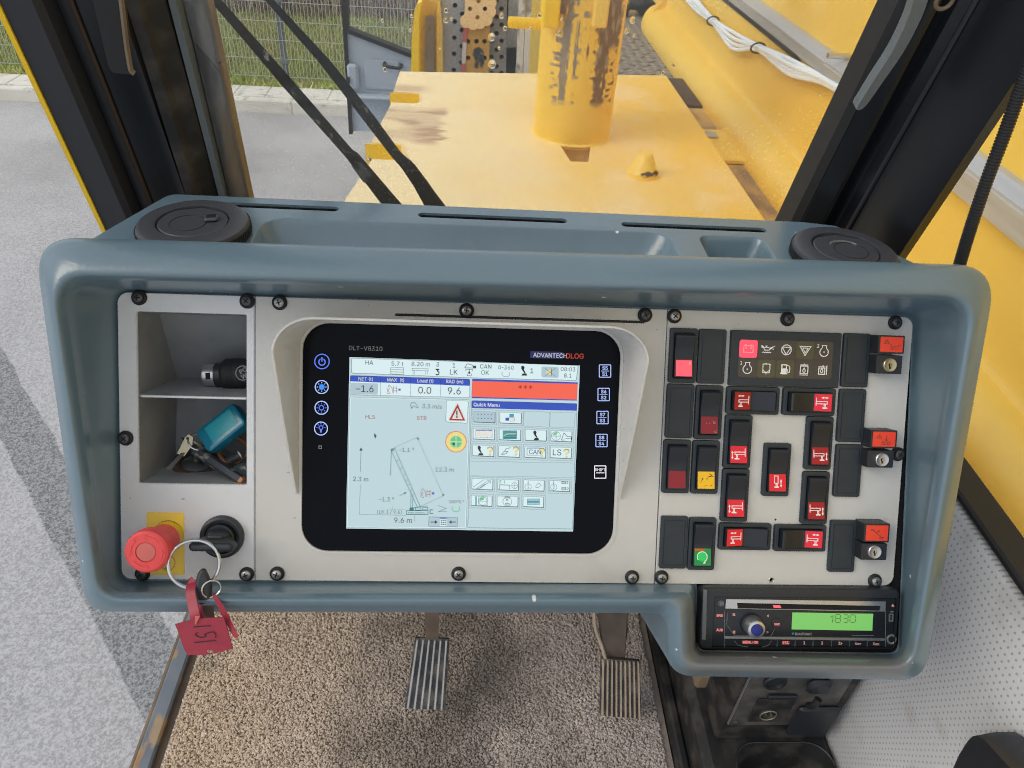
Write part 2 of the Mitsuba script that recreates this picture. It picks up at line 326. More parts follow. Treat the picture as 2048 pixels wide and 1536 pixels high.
# ------------------------------------------------------------------ flat print on the face
class Ink:
    """Collects flat print (lettering, signs, screen graphics) on the face plane, one mesh per colour."""
    def __init__(s, w, conv=lambda x, y: (x, y), step=6e-5): s.w, s.conv, s.step, s.m, s.kind = w, conv, step, {}, 'stuff'
    def _put(s, mesh, col, lay):
        x, y = s.conv(mesh.vertices[:, 0], mesh.vertices[:, 1]); q = P(x, y, s.w)
        zz = mesh.vertices[:, 2]; z = s.w + s.step * lay + zz * s.step * .9
        v = np.c_[q[:, :2], z]; me = tm(v, mesh.faces)
        if me.volume < 0: me.invert()
        s.m.setdefault(col, []).append(me)
    def geom(s, g, col, lay=1): s._put(ext(g, 0, 1), col, lay)
    def line(s, pts, wd, col, lay=2, cap=2): s.geom(LineString(pts).buffer(wd / 2, cap_style=cap, quad_segs=3), col, lay)
    def poly(s, pts, col, lay=1): s.geom(Polygon(pts), col, lay)
    def circ(s, x, y, r, col, lay=1, wd=None, ry=None):
        g = Point(0, 0).buffer(r, quad_segs=8)
        if wd: g = g.difference(Point(0, 0).buffer(r - wd, quad_segs=8))
        if ry: g = affinity.scale(g, 1, ry / r, origin=(0, 0))
        s.geom(affinity.translate(g, x, y), col, lay)
    def rect(s, x0, y0, x1, y1, col, lay=1, r=0, wd=None, k=0.0):
        g = sbox(x0, y0, x1, y1)
        if r: g = g.buffer(-r).buffer(r, quad_segs=4)
        if wd: g = g.difference(g.buffer(-wd))
        if k: g = affinity.affine_transform(g, [1, 0, k, 1, 0, -k * x0])
        s.geom(g, col, lay)
    def text(s, t, x, y, h, col, lay=3, ang=0.0, bold=False, mid=False, sx=1.0):
        m = meshkit.text_mesh(t, h, 1.0, bold); v = m.vertices.copy(); v[:, 0] *= sx; v[:, 1] *= -1
        if mid: v[:, 0] -= (v[:, 0].min() + v[:, 0].max()) / 2
        a = math.radians(ang); ca, sa = math.cos(a), math.sin(a)
        s._put(tm(np.c_[x + v[:, 0] * ca - v[:, 1] * sa, y + v[:, 0] * sa + v[:, 1] * ca, v[:, 2]], m.faces), col, lay)
    def done(s, parent, name='print', names={}):
        for col, ms in s.m.items():
            e = GLOWS.get(col)
            if e: obj(names.get(col, name), cat(ms), 'black_satin', parent, smooth=False, face=True, emitter=glow(*e), kind=s.kind)
            else: obj(names.get(col, name), cat(ms), col, parent, smooth=False, face=True, kind=s.kind)
GLOWS = {'g_white': ((.60, .74, .76), LIT), 'g_pale': ((.48, .62, .66), LIT), 'g_mid': ((.36, .48, .54), LIT), 'g_blue': ((.015, .055, .42), LIT), 'g_orange': ((.80, .10, .045), LIT), 'g_red': ((.62, .06, .04), LIT),
         'g_green': ((.10, .48, .20), LIT), 'g_yellow': ((.72, .60, .18), LIT), 'g_teal': ((.05, .28, .33), LIT), 'g_icon': ((.10, .20, .95), LIT), 'g_icon_pale': ((.42, .55, 1.0), LIT), 'g_cyan': ((.02, .25, .95), LIT),
         'g_key': ((.75, .72, .78), LIT), 'g_radio_red': ((1.0, .25, .22), LIT)}

# ================================================================== SETTING
GZ, KT, DZ = -1.7, -1.56, 0.35                       # road, pavement top, crane deck
struct('road', bx(-60, 60, -30, 8.52, GZ - .4, GZ), 'asphalt')
# kerb and pavement slabs
kb = struct('pavement', bx(-60, 60, 8.66, 9.02, GZ - .3, KT - .012), 'kerb_concrete', label='row of pale concrete slabs behind the kerb')
kc = struct('kerb', bx(-60, 60, 8.54, 8.64, GZ - .3, KT - .02), 'kerb_concrete', label='pale concrete kerb along the road')
for i in range(24):
    x = -6.6 + .352 * i + .02
    obj('slab', bbox(x, x + .342, 8.655, 9.03, KT - .03, KT + .002 * rng.random(), .004), 'kerb_concrete', kb, smooth=False)
for i in range(10):
    x = -6.6 + .914 * i
    obj('stone', bbox(x, x + .905, 8.525, 8.65, GZ - .05, KT - .004 + .002 * rng.random(), .012), 'kerb_concrete', kc, smooth=False)
# grass bank
gx, gy = np.meshgrid(np.linspace(-30, 30, 90), np.linspace(9.02, 40, 70))
def bank(x, y): return KT - .01 + np.clip((y - 9.1) * .23, 0, 2.6) + .10 * (meshkit.fbm(np.stack([x * .9, y * .9, x * 0], -1), 3, 2) - .5)
gz = bank(gx, gy); n_ = 90
fc = [[j * n_ + i, j * n_ + i + 1, (j + 1) * n_ + i + 1, (j + 1) * n_ + i] for j in range(69) for i in range(89)]
struct('grass_bank', (np.stack([gx, gy, gz], -1).reshape(-1, 3), np.array(fc)), 'bank_soil', smooth=True)
def blades(n, x0, x1, y0, y1, h, wd, cols, lean=.5):
    x, y = rng.uniform(x0, x1, n), rng.uniform(y0, y1, n); z = bank(x, y); a = rng.uniform(0, 6.28, n)
    hh = h * rng.uniform(.5, 1.3, n); lx, ly = rng.normal(0, lean, n) * hh, rng.normal(0, lean, n) * hh; w = wd * rng.uniform(.6, 1.3, n)
    v = np.stack([np.c_[x - w * np.cos(a), y - w * np.sin(a), z - .01], np.c_[x + w * np.cos(a), y + w * np.sin(a), z - .01], np.c_[x + lx, y + ly, z + hh]], 1).reshape(-1, 3)
    c = np.array(cols)[rng.integers(0, len(cols), n)] * rng.uniform(.7, 1.25, (n, 1)); pt = meshkit.fbm(np.c_[x * .8, y * .8, x * 0], 3, 8)[:, None]
    c = c * (1 - .5 * np.clip((pt - .4) * 3, 0, 1)) + np.array([.46, .38, .20]) * .5 * np.clip((pt - .4) * 3, 0, 1)
    return tm(v, np.arange(3 * n).reshape(-1, 3)), np.repeat(c, 3, 0)
g, c = blades(60000, -7, 1.2, 9.04, 11.3, .085, .012, [(.40, .52, .11), (.54, .60, .18), (.32, .46, .09), (.66, .62, .30)])
k = obj('grass', g, 'grass_blades', smooth=False, color=c); labels[k] = {'label': 'winter grass bank behind the mesh fence', 'category': 'grass', 'kind': 'stuff'}
g, c = blades(40000, -8, 1.5, 10.75, 15.0, .6, .014, [(.42, .29, .25), (.34, .23, .21), (.50, .42, .34), (.27, .21, .18)], .35)
k = obj('undergrowth', g, 'grass_blades', smooth=False, color=c); labels[k] = {'label': 'dead brown bracken on the bank above the grass', 'category': 'undergrowth', 'kind': 'stuff'}

# fence
fe = thing('mesh_fence', 'grey welded mesh fence along the back of the pavement', 'fence')
FY = 9.16
vw = [bx(x - .0024, x + .0024, FY - .0024, FY + .0024, KT - .05, 1.2) for x in np.arange(-7.2, 1.6, .040)]
hw = [bx(-7.2, 1.6, FY - .011, FY - .0035, z - .0024, z + .0024) for z in np.arange(KT + .08, 1.2, .2)]
obj('wire_mesh', cat(vw + hw), 'fence_wire', fe, smooth=False, kind='stuff')
for px in (567, 567 - 390, 567 + 390):
    x = float(upr(px, 95, FY)[0]) - .02
    pm = cat([bbox(x - .03, x + .03, FY + .006, FY + .066, KT - .1, 1.2, .004)])
    po = obj('post', pm, 'post_grey', fe)
    for z in (KT + .25, KT + .9, KT + 1.5): obj('clamp', bbox(x - .04, x + .06, FY - .022, FY + .005, z - .02, z + .02, .003), 'post_grey', po)
k = thing('litter_sheet', 'small pale crumpled sheet lying in the grass by the slabs', 'litter')
q = [upr(x, y, 9.30) for x, y in ((482, 165), (480, 152), (506, 149), (505, 164))]
obj('sheet', cat([hullpts(np.vstack([np.array(q), np.array(q) + [0, .05, .02]]))]), 'galvanised', k, smooth=False)

# ================================================================== CARRIER DOOR standing open beyond the deck
dk = thing('vehicle_door', 'pale blue-grey vehicle door standing open beyond the deck', 'vehicle door')
DY = 4.5
def D(x, y): q = upr(x, y, DY); return (float(q[0]), float(q[2]))
def dplate(pts, y0, y1): m = ext(Polygon([D(*p) for p in pts]), 0, 1); v = m.vertices.copy(); m.vertices = np.c_[v[:, 0], y0 + v[:, 2] * (y1 - y0), v[:, 1]]; m.fix_normals(); return m
obj('shell', dplate([(692, 62), (700, 60), (830, 113), (860, 125), (860, 262), (703, 262)], DY, DY + .06), 'door_grey', dk, smooth=False)
obj('frame', dplate([(680, -60), (694, -60), (697, 56), (830, 109), (862, 122), (862, 128), (828, 116), (694, 64), (706, 266), (699, 266)], DY - .02, DY + .05), 'black_rubber', dk, smooth=False)
wp = [D(*p) for p in ((694, -60), (694, 57), (864, 124), (864, -60))]
obj('window', tm([(x, DY + .02, z) for x, z in wp], [[0, 1, 2], [0, 2, 3]]), 'windscreen_glass', dk, smooth=False)
ap = np.array([D(*p) for p in ((708, 194), (702, 185), (860, 186), (860, 200), (712, 200))])
x0, z0 = D(705, 184); x1, z1 = D(860, 199)
obj('armrest', bbox(x0, x1, DY - .07, DY - .001, z1, z0, .012), 'door_grey', dk)
x0, z0 = D(694, 125); x1, z1 = D(720, 178)
lk = obj('lock_cover', bbox(x0, x1, DY - .035, DY - .001, z1, z0, .014), 'door_grey', dk)
x0, z0 = D(694, 149); x1, z1 = D(702, 163); obj('latch', bbox(x0, x1, DY - .05, DY - .036, z1, z0, .002), 'black_plastic', lk)
x0, z0 = D(728, 118); x1, z1 = D(800, 180)
obj('inset_panel', bbox(x0, x1, DY - .012, DY - .001, z1, z0, .008), 'door_grey', dk)
hp = [(D(770, 124)[0], DY - .005, D(770, 124)[1]), (D(772, 127)[0], DY - .05, D(772, 127)[1]), (D(800, 131)[0], DY - .055, D(800, 131)[1]), (D(803, 129)[0], DY - .005, D(803, 129)[1])]
obj('handle', tube(spline(hp, 20), .009, 8), 'black_plastic', dk)

# ================================================================== CRANE DECK
cd = thing('crane_deck', 'flat yellow steel deck in front of the windscreen', 'crane deck')
L2 = lambda x, y: tuple(lev(x, y, DZ)[:2])
base = Polygon([L2(800, 143), L2(1332, 151), (.785, .80), (-.335, .80), (-.325, 1.83), L2(745, 318), L2(745, 278), L2(782, 208), L2(788, 178)])
def slot(x0, x1, y0, y1, r): return sbox(x0, y0, x1, y1).buffer(-r).buffer(r, quad_segs=6)
base = base.difference(slot(-.6, -.180, 2.625, 2.745, .035)).difference(slot(-.6, -.190, 2.105, 2.240, .05))
notch = Polygon([(.274, 2.30), (.374, 2.30), (.350, 2.155), (.296, 2.155)])
m = ext(base.difference(notch), DZ - .16, DZ)
obj('deck_plate', m, 'deck_yellow', cd, smooth=False)
obj('slot_floor', ext(notch.buffer(.01), DZ - .15, DZ - .10), 'trough_dirt', cd, smooth=False)
obj('pocket_floor', bx(-.33, -.14, 2.08, 2.78, DZ - .30, DZ - .161), 'crane_yellow', cd, smooth=False)
for y0, x1 in ((2.745, -.185), (2.240, -.20)): obj('pocket_wall', bx(-.30 if y0 > 2.5 else -.325, x1, y0 - .006, y0 - .0005, DZ - .16, DZ - .004), 'yellow_trim', cd, smooth=False)
PX, PY, PR = .321, 2.40, .124
ps = obj('post', xf(lathe([(PR, DZ - .01), (PR, 1.2)], 64), TR(PX, PY, 0)), 'post_yellow', cd)
obj('weld_collar', xf(lathe([(PR + .006, DZ), (PR + .005, DZ + .003), (PR + .0005, DZ + .007)], 64), TR(PX, PY, 0)), 'crane_yellow', ps)
obj('rib', bbox(.330, .372, PY - PR - .022, PY - PR + .03, .70, 1.2, .005), 'crane_yellow', ps)
bq0, bq1 = upr(1086, 30, 2.25), upr(1118, 50, 2.25)
obj('bracket', bbox(bq0[0], bq1[0], 2.25, 2.36, bq1[2] - .01, 1.2, .005), 'yellow_trim', ps)
obj('pin', xf(lathe([(.0, -.10), (.015, -.098), (.0165, -.092), (.0165, .10), (0, .10)], 16, 'x'), TR(float(upr(1015, 43, 2.42)[0]) + .10, 2.42, float(upr(1030, 45, 2.42)[2]))), 'yellow_trim', ps)
cn = obj('pointed_stop', xf(lathe([(.046, DZ), (.046, DZ + .012), (.041, DZ + .018), (.037, DZ + .024), (.020, DZ + .060), (.016, DZ + .064), (0, DZ + .065)], 32), TR(.502, 2.075, 0)), 'crane_yellow', cd, smooth=30)
ch = obj('rust_chip', xf(lathe([(.0468, DZ + .013), (.0410, DZ + .0235)], 24), TR(.502, 2.075, 0)), 'dirt_brown', cn)
labels[ch] = {'label': 'rusty worn band at the foot of the stop'}
del scene[ch]; del labels[ch]
a = np.linspace(-1.9, -.55, 14)
band = loft([np.c_[.502 + r * np.cos(a), 2.075 + r * np.sin(a), DZ + z + .003 * np.sin(a * 9 + i)] for i, (r, z) in enumerate(((.0466, .0125), (.0438, .0165), (.0400, .0225)))], False, False, False)
obj('rust_chip', band, 'dirt_brown', cn)
tr = thing('side_trough', 'dirty brown channel between the deck and the boom', 'channel')
obj('floor', bx(.787, 1.4, .8, 3.4, DZ - .22, DZ - .09), 'trough_dirt', tr, smooth=False)
obj('cross_plate', bbox(.79, .99, 2.42, 2.72, DZ - .089, DZ - .072, .004), 'crane_yellow', tr)
obj('clip', bbox(.83, .885, 2.62, 2.67, DZ - .0715, DZ - .062, .003), 'galvanised', tr)
obj('gap', bx(.795, .99, 3.02, 3.40, DZ - .0895, DZ - .080), 'dirt_brown', tr, smooth=False)
ck = thing('checker_walkway', 'grey checker plate walkway behind the yellow post', 'walkway')
obj('plate', bx(.45, 1.6, 3.16, 6.5, .18, .22), 'checker_grey', ck, smooth=False)
for i in range(16):
    for j in range(9):
        x, y = .50 + j * .075 + (.037 if i % 2 else 0), 3.25 + i * .075
        obj('tread', xf(bx(-.022, .022, -.006, .006, .22, .2245), TR(x, y) @ RZ(45 if (i + j) % 2 else -45)), 'checker_grey', ck, smooth=False)
hv = thing('hydraulic_valve', 'black hydraulic valve block at the tail of the boom tube', 'valve')
hx, hy, hz = upr(1292, 22, 4.9)
obj('block', bbox(hx - .05, hx + .09, 4.86, 5.0, hz - .02, hz + .35, .012), 'black_rubber', hv)
obj('fitting', xf(lathe([(0, -.05), (.03, -.05), (.034, -.03), (.034, .03), (.022, .035), (.022, .06), (0, .06)], 12, 'x'), TR(hx - .06, 4.88, hz + .04)), 'black_plastic', hv)
obj('hose', tube(spline([(hx - .08, 4.88, hz + .05), (hx - .13, 4.85, hz + .0), (hx - .10, 4.84, hz - .08), (hx - .01, 4.84, hz - .10)], 24), .016, 8), 'black_rubber', hv)
obj('bolt', xf(lathe([(0, -.03), (.018, -.03), (.018, 0), (.012, .002), (.012, .02), (0, .02)], 6), TR(hx + .02, 4.84, hz - .06) @ RX(90)), 'brass_metal', hv)
yb = thing('yellow_bulkhead', 'yellow bulkhead plate standing behind the post', 'bulkhead')
obj('plate', bbox(.26, 1.15, 4.98, 5.04, -.4, 1.6, .004), 'crane_yellow', yb)

# ---- punched frame and bits behind the deck
BY = 3.55
def U(x, y, Y=BY): q = upr(x, y, Y); return float(q[0]), float(q[2])
def upright(poly, y0, y1): m = ext(poly, 0, 1); v = m.vertices.copy(); m.vertices = np.c_[v[:, 0], y0 + v[:, 2] * (y1 - y0), v[:, 1]]; m.fix_normals(); return m
def ulist(pts, Y=BY): return [U(*p, Y) for p in pts]
def punched(name, label, pts, holes, mt, Y, rad=.0105):
    t = thing(name, label, 'punched column')
    g = Polygon(ulist(pts, Y))
    for h in holes: g = g.difference(Point(*U(*h, Y)).buffer(rad, quad_segs=5))
    obj('face_plate', upright(g, Y, Y + .02), mt, t, smooth=False)
    b = Polygon(ulist(pts, Y)).bounds
    obj('core', bx(b[0] + .004, b[2] - .004, Y + .05, Y + .09, b[1], b[3]), 'black_deep', t, smooth=False)
    return t
h1 = [(910 - .02 * i * 30, 11 + 32.3 * i) for i in range(-2, 5)] + [(925 - .6 * i, -4 + 32.3 * i) for i in range(-1, 5)]
punched('punched_column', 'pale grey punched steel column beside the yellow bracket', [(884, -70), (931, -70), (923, 160), (882, 160)], h1, 'galvanised', BY + .05)
h3 = [(993, 34 + 33 * i) for i in range(-2, 5)] + [(983, 50 + 32 * i) for i in range(-2, 4)] + [(1003, 50 + 32 * i) for i in range(-2, 4)]
punched('punched_column', 'dull grey punched steel column behind the scalloped orange plate', [(974, -70), (1015, -70), (1012, 160), (972, 160)], h3, 'dirty_galvanised', BY + .06)
h2 = [(969, 50 + 33 * i) for i in range(-3, 4)] + [(953, 67 + 16 + 33 * i) for i in range(-3, 3)] + [(936, 50 + 33 * i) for i in range(-3, 4)]
t = punched('punched_column', 'orange punched column with a red and white stripe', [(935, -70), (984, -70), (977, 160), (926, 160)], h2, 'dull_orange', BY)
for i, cm in enumerate(('band_white', 'band_red', 'band_red', 'band_white', 'band_white', 'band_red')):
    y0 = (-30, 48, 66, 84, 108, 126)[i]; y1 = (48, 66, 84, 108, 126, 160)[i]
    obj('stripe', upright(Polygon(ulist([(933.5 - y0 * .05 - 4, y0), (933.5 - y0 * .05 + 4, y0), (933.5 - y1 * .05 + 4, y1), (933.5 - y1 * .05 - 4, y1)])), BY - .006, BY - .001), cm, t, smooth=False)
obj('weathered_patch', upright(affinity.translate(unary_union([Polygon(ulist([(948, 98), (958, 94), (966, 100), (968, 126), (962, 136), (958, 120), (956, 136), (949, 134), (951, 116), (946, 110)]))]), 0, 0), BY - .004, BY - .001), 'iron_bar', t, smooth=False)
t = thing('scalloped_plate', 'pale orange scalloped plate in front of the striped column', 'plate')
g = unary_union([Polygon(ulist([(930, -70), (980, -70), (980, 44), (930, 44)], BY - .03))] + [Point(*U(x, y, BY - .03)).buffer(.026) for x, y in ((932, 42), (946, 46), (960, 44), (973, 38), (980, 22), (981, 4))])
for h in ((957, 1), (970, 17), (955, 34), (940, 17), (957, -32), (970, -16)): g = g.difference(Point(*U(*h, BY - .03)).buffer(.0095))
obj('plate', upright(g, BY - .04, BY - .03), 'pale_orange', t, smooth=False)
t = thing('yellow_bracket', 'yellow channel bracket with rounded top beside the open door', 'bracket')
obj('flange', upright(Polygon(ulist([(826, 160), (829, 60), (833, 10), (840, -8), (848, -12), (846, 2), (843, 20), (842, 160)])), BY - .16, BY + .02), 'yellow_trim', t, smooth=False)
obj('web', upright(Polygon(ulist([(836, 160), (840, -14), (876, -14), (884, 160)], BY + .03)), BY + .03, BY + .04), 'crane_yellow', t, smooth=False)
obj('flange', upright(Polygon(ulist([(876, -14), (879, -14), (885, 55), (886, 160), (874, 160), (874, 30)])), BY - .03, BY + .02), 'crane_yellow', t, smooth=False)
sp = obj('strap', upright(Polygon(ulist([(852, 33), (868, 33), (869, 160), (850, 160)])).difference(Point(*U(860, 58)).buffer(.006)), BY + .004, BY + .012), 'dirty_galvanised', t, smooth=False)
t = thing('worn_frame', 'worn white steel frame beside the yellow post', 'frame')
obj('sheet', upright(Polygon(ulist([(1012, -70), (1040, -70), (1036, 97), (1012, 97)], BY + .25)), BY + .25, BY + .26), 'galvanised', t, smooth=False)
for x0, x1 in ((1034, 1046), (1048, 1059)): obj('upright', upright(Polygon(ulist([(x0 + 7, -70), (x1 + 7, -70), (x1 - 3, 160), (x0 - 3, 160)])), BY - .02, BY + .02), 'worn_white', t, smooth=False)
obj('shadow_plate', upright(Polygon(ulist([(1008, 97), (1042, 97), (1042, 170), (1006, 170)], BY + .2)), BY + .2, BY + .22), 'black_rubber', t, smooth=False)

# ================================================================== BOOM
bo = thing('crane_boom', 'long yellow crane boom running along the cab', 'crane boom')
def zc(h): return 1.18 - h
cx, ch_, br = 1.02, .92, .095
prof = [(1.035, -.9), (1.035, .78)]
prof += [(cx + br * math.cos(a), ch_ - br * math.sin(a)) for a in np.linspace(math.radians(80), math.radians(270), 22)]
prof += [(1.5, 1.02), (1.5, -.9)]
# smooth blend into the wall
prof[1:3] = [(1.035, .70), (1.035, .765), (1.034, .790), (1.031, .808), (1.027, .818)]
pp = np.array([(x, zc(h)) for x, h in prof])
bm = loft([np.c_[pp[:, 0], np.full(len(pp), y), pp[:, 1]] for y in (-1.2, .3, 1.0, 2.0, 3.2, 4.4)])
obj('beam', bm, 'crane_yellow', bo, smooth=40)
pe = [np.c_[cx + (pp[:, 0] - cx) * s + .25 * (1 - s), np.full(len(pp), 4.4 + d), zc(ch_) + (pp[:, 1] - zc(ch_)) * s - (0) ] for d, s in ((0, 1), (.10, .985), (.18, .93), (.24, .84), (.26, .74))]
obj('tail', loft(pe), 'crane_yellow', bo, smooth=40)
obj('upper_side', bbox(1.036, 1.6, 4.6, 9.0, zc(.86), zc(-.9), .01), 'crane_yellow', bo)
ra = thing('cable_rail', 'aluminium cable rail running along the side of the boom', 'rail')
rp = np.array([(1.036, .682), (1.022, .678), (1.002, .657), (1.002, .652), (.997, .650), (.997, .604), (1.036, .598)])
obj('rail_body', loft([np.c_[rp[:, 0], np.full(len(rp), y), rp[:, 1]] for y in (-1.2, 2.2)]), 'aluminium', ra, smooth=False)
rq = np.array([(1.036, .676), (1.022, .672), (1.005, .652), (1.005, .648), (1.008, .646), (1.008, .618), (1.036, .596)])
obj('rail_body', loft([np.c_[rq[:, 0], np.full(len(rq), y), rq[:, 1]] for y in (2.205, 8.5)]), 'aluminium', ra, smooth=False)
obj('seal_strip', loft([np.c_[np.array([1.0085, 1.034, 1.034, 1.016]), np.full(4, y), np.array([.6165, .5955, .587, .600])] for y in (2.45, 8.5)]), 'black_rubber', ra, smooth=False)
hx_ = side(1680, 112, 1.005)
obj('hinge_pin', xf(lathe([(0, -.03), (.008, -.03), (.008, .03), (0, .03)], 10, 'x'), TR(1.0, float(hx_[1]), float(hx_[2]))), 'satin_metal', ra)
cb = thing('cable_bundle', 'white cable bundle tied along the boom below the rail', 'cable bundle')
for i, o in enumerate(((0, -6), (.006, 5), (-.004, 15), (.010, 24))):
    pts = [side(x, y + o[1] * f, 1.0 - .014 * (i % 2) + o[0]) for x, y, f in ((1330, -70, .6), (1385, -6, .8), (1425, 38, .3), (1465, 70, 1.1), (1515, 92, .3), (1575, 122, 1.0), (1640, 154, .4), (1690, 182, .3))]
    obj('cable', tube(spline(pts, 50), .0068, 8), 'cable_white', cb)
for x, y in ((1426, 42), (1516, 96)):
    q = side(x, y, .992); obj('tie', ring(q, .024, .0030, (.1, .8, .55), 24, 6), 'black_plastic', cb)
# ================================================================== CAB FRAME: pillars, windscreen, wiper
def bar(pts_bottom, direction, length):                 # section (x, y) at z0 swept along direction
    z0, pts = pts_bottom; d = np.asarray(direction, float); q = np.array([(x, y, z0) for x, y in pts])
    m = loft([q - d * .12, q + d * length]); m.fix_normals(); return m
def leand(a): a = math.radians(a); return np.array([0, -math.sin(a), math.cos(a)])
LD, RD = leand(13.6), leand(15.5)
lp = thing('cab_pillar', 'black left cab pillar with a thin yellow outer edge', 'cab pillar')
z0 = .82
def sx(px, py, Y):                                        # x on the pillar line through a photo point, at height z0
    return float(upr(px, py, Y)[0])
obj('face', bar((z0, [(-.377, .715), (-.352, .716), (-.347, .722), (-.347, .80), (-.377, .80)]), LD, 1.1), 'charcoal', lp, smooth=False)
obj('yellow_edge', bar((z0, [(-.3815, .713), (-.3772, .713), (-.3772, .80), (-.3815, .80)]), LD, 1.1), 'yellow_trim', lp, smooth=False)
obj('recess', bar((z0, [(-.3465, .742), (-.318, .746), (-.308, .752), (-.300, .752), (-.290, .79), (-.3465, .82)]), LD, 1.1), 'black_paint', lp, smooth=40)
obj('bead', tube([np.array([-.334, .741, z0]) - LD * .1, np.array([-.334, .741, z0]) + LD * 1.1], .0022, 8), 'bead_brown', lp)
obj('rubber_seal', bar((z0, [(-.298, .748), (-.288, .750), (-.284, .758), (-.272, .768), (-.272, .80), (-.298, .80)]), leand(10.5), 1.1), 'dusty_black', lp, smooth=False)
obj('seal_lip', bar((z0, [(-.2705, .764), (-.2640, .764), (-.2640, .79), (-.2705, .79)]), leand(8.5), 1.1), 'post_grey', lp, smooth=False)
obj('dirty_strip', bar((z0, [(-.2625, .772), (-.2450, .776), (-.2450, .79), (-.2625, .79)]), leand(6.5), 1.1), 'dirty_seal', lp, smooth=False)
obj('edge_trim', bar((z0, [(-.2445, .774), (-.2415, .774), (-.2415, .79), (-.2445, .79)]), leand(6.2), 1.1), 'tan_edge', lp, smooth=False)
# flap on the left pillar
fl = thing('rubber_flap', 'black flap with a tan edge hanging on the left pillar', 'flap')
fo, fn = np.array([-.33, .69, .85]), np.array([0, math.cos(math.radians(13)), math.sin(math.radians(13))])
fp = [onpl(x, y, fo, fn) for x, y in ((176, -40), (188, 0), (205, 70), (216, 130), (221, 141), (228, 146), (262, 149), (258, 120), (248, 40), (240, -40))]
obj('leaf', hullpts(np.vstack([fp, np.array(fp) + fn * .008])), 'black_rubber', fl, smooth=False)
ep = [onpl(x, y, fo - fn * .002, fn) for x, y in ((238, -40), (245, 20), (252, 80), (258, 120), (262, 140), (269, 147))]
obj('edge', tube(spline(ep, 16), .0022, 6), 'tan_edge', fl)
# right pillar
rp_ = thing('cab_pillar', 'broad black right cab pillar beside the windscreen', 'cab pillar')
obj('face', bar((z0, [(.366, .745), (.382, .735), (.386, .735), (.390, .741), (.398, .744), (.402, .738), (.412, .733), (.420, .722), (.431, .690), (.440, .668), (.452, .672), (.452, .78), (.366, .79)]), RD, 1.2), 'black_paint', rp_, smooth=28)
obj('glass_seal', bar((z0, [(.3585, .755), (.3655, .748), (.3655, .79), (.3585, .79)]), leand(16.5), 1.2), 'black_rubber', rp_, smooth=False)
obj('bead', tube([np.array([.4115, .7305, z0]) - RD * .1, np.array([.4115, .7305, z0]) + RD * 1.2], .0025, 8), 'charcoal', rp_)
gh = thing('grab_handle', 'grey strip handle curving along the right pillar', 'grab handle')
go, gn = np.array([.38, .715, .85]), np.array([0, math.cos(math.radians(15.5)), math.sin(math.radians(15.5))])
gp = [onpl(x, y, go, gn) for x, y in ((1862, -60), (1845, -10), (1828, 40), (1795, 105), (1755, 165), (1732, 200), (1722, 213), (1715, 214))]
gq = spline(gp, 40); t_ = np.gradient(gq, axis=0); t_ /= np.linalg.norm(t_, axis=1)[:, None]; s_ = np.cross(t_, gn)
wv = np.linspace(.0065, .0028, 40)[:, None]
obj('strip', loft([np.array([a - b * w, a + b * w, a + b * w + gn * .012, a - b * w + gn * .012]) for a, b, w in zip(gq, s_, wv)]), 'post_grey', gh, smooth=False)
hk = thing('coat_ring', 'small brown ring eyelet high on the right pillar', 'ring')
q = onpl(1889, 2, go, gn); obj('eyelet', ring(q, .0065, .0018, gn, 24, 8), 'tan_edge', hk)
# windscreen
WO, WN = np.array([0, .79, .84]), np.array([0, math.cos(math.radians(14)), math.sin(math.radians(14))])
WU = np.array([0, -math.sin(math.radians(14)), math.cos(math.radians(14))])
ws = thing('windscreen', 'clear windscreen speckled with rain drops', 'windscreen')
c4 = [WO + np.array([x, 0, 0]) + WU * s for x, s in ((-.262, -.10), (.372, -.10), (.372, .9), (-.262, .9))]
obj('pane', tm(c4, [[0, 1, 2], [0, 2, 3]]), 'dirty_glass', ws, smooth=False)
drop0 = trimesh.creation.icosphere(subdivisions=2); drop0.vertices[:, 2] *= .45
for x, y, r in ((892, 20, 4), (892, 39, 5), (903, 37, 3), (1003, 30, 5), (983, 73, 7), (984, 127, 8), (1010, 56, 4), (1078, 30, 4), (1123, 38, 3), (1117, 64, 5), (1265, 39, 6), (1253, 60, 5), (1268, 70, 3), (823, 31, 3),
                (821, 60, 3), (998, 95, 3), (1325, 145, 4), (1347, 130, 4), (1640, 190, 3), (738, 318, 5), (770, 138, 4), (1060, 55, 3), (880, 97, 2), (765, 40, 3)):
    q = onpl(x, y, WO, WN) - WN * .0008; s = r * .75 / 1479
    obj('rain_drop', xf(drop0, basis(q, np.array([1, 0, 0]) * s, WU * s * 1.2, WN * s)), 'drop_water', ws, smooth=True)
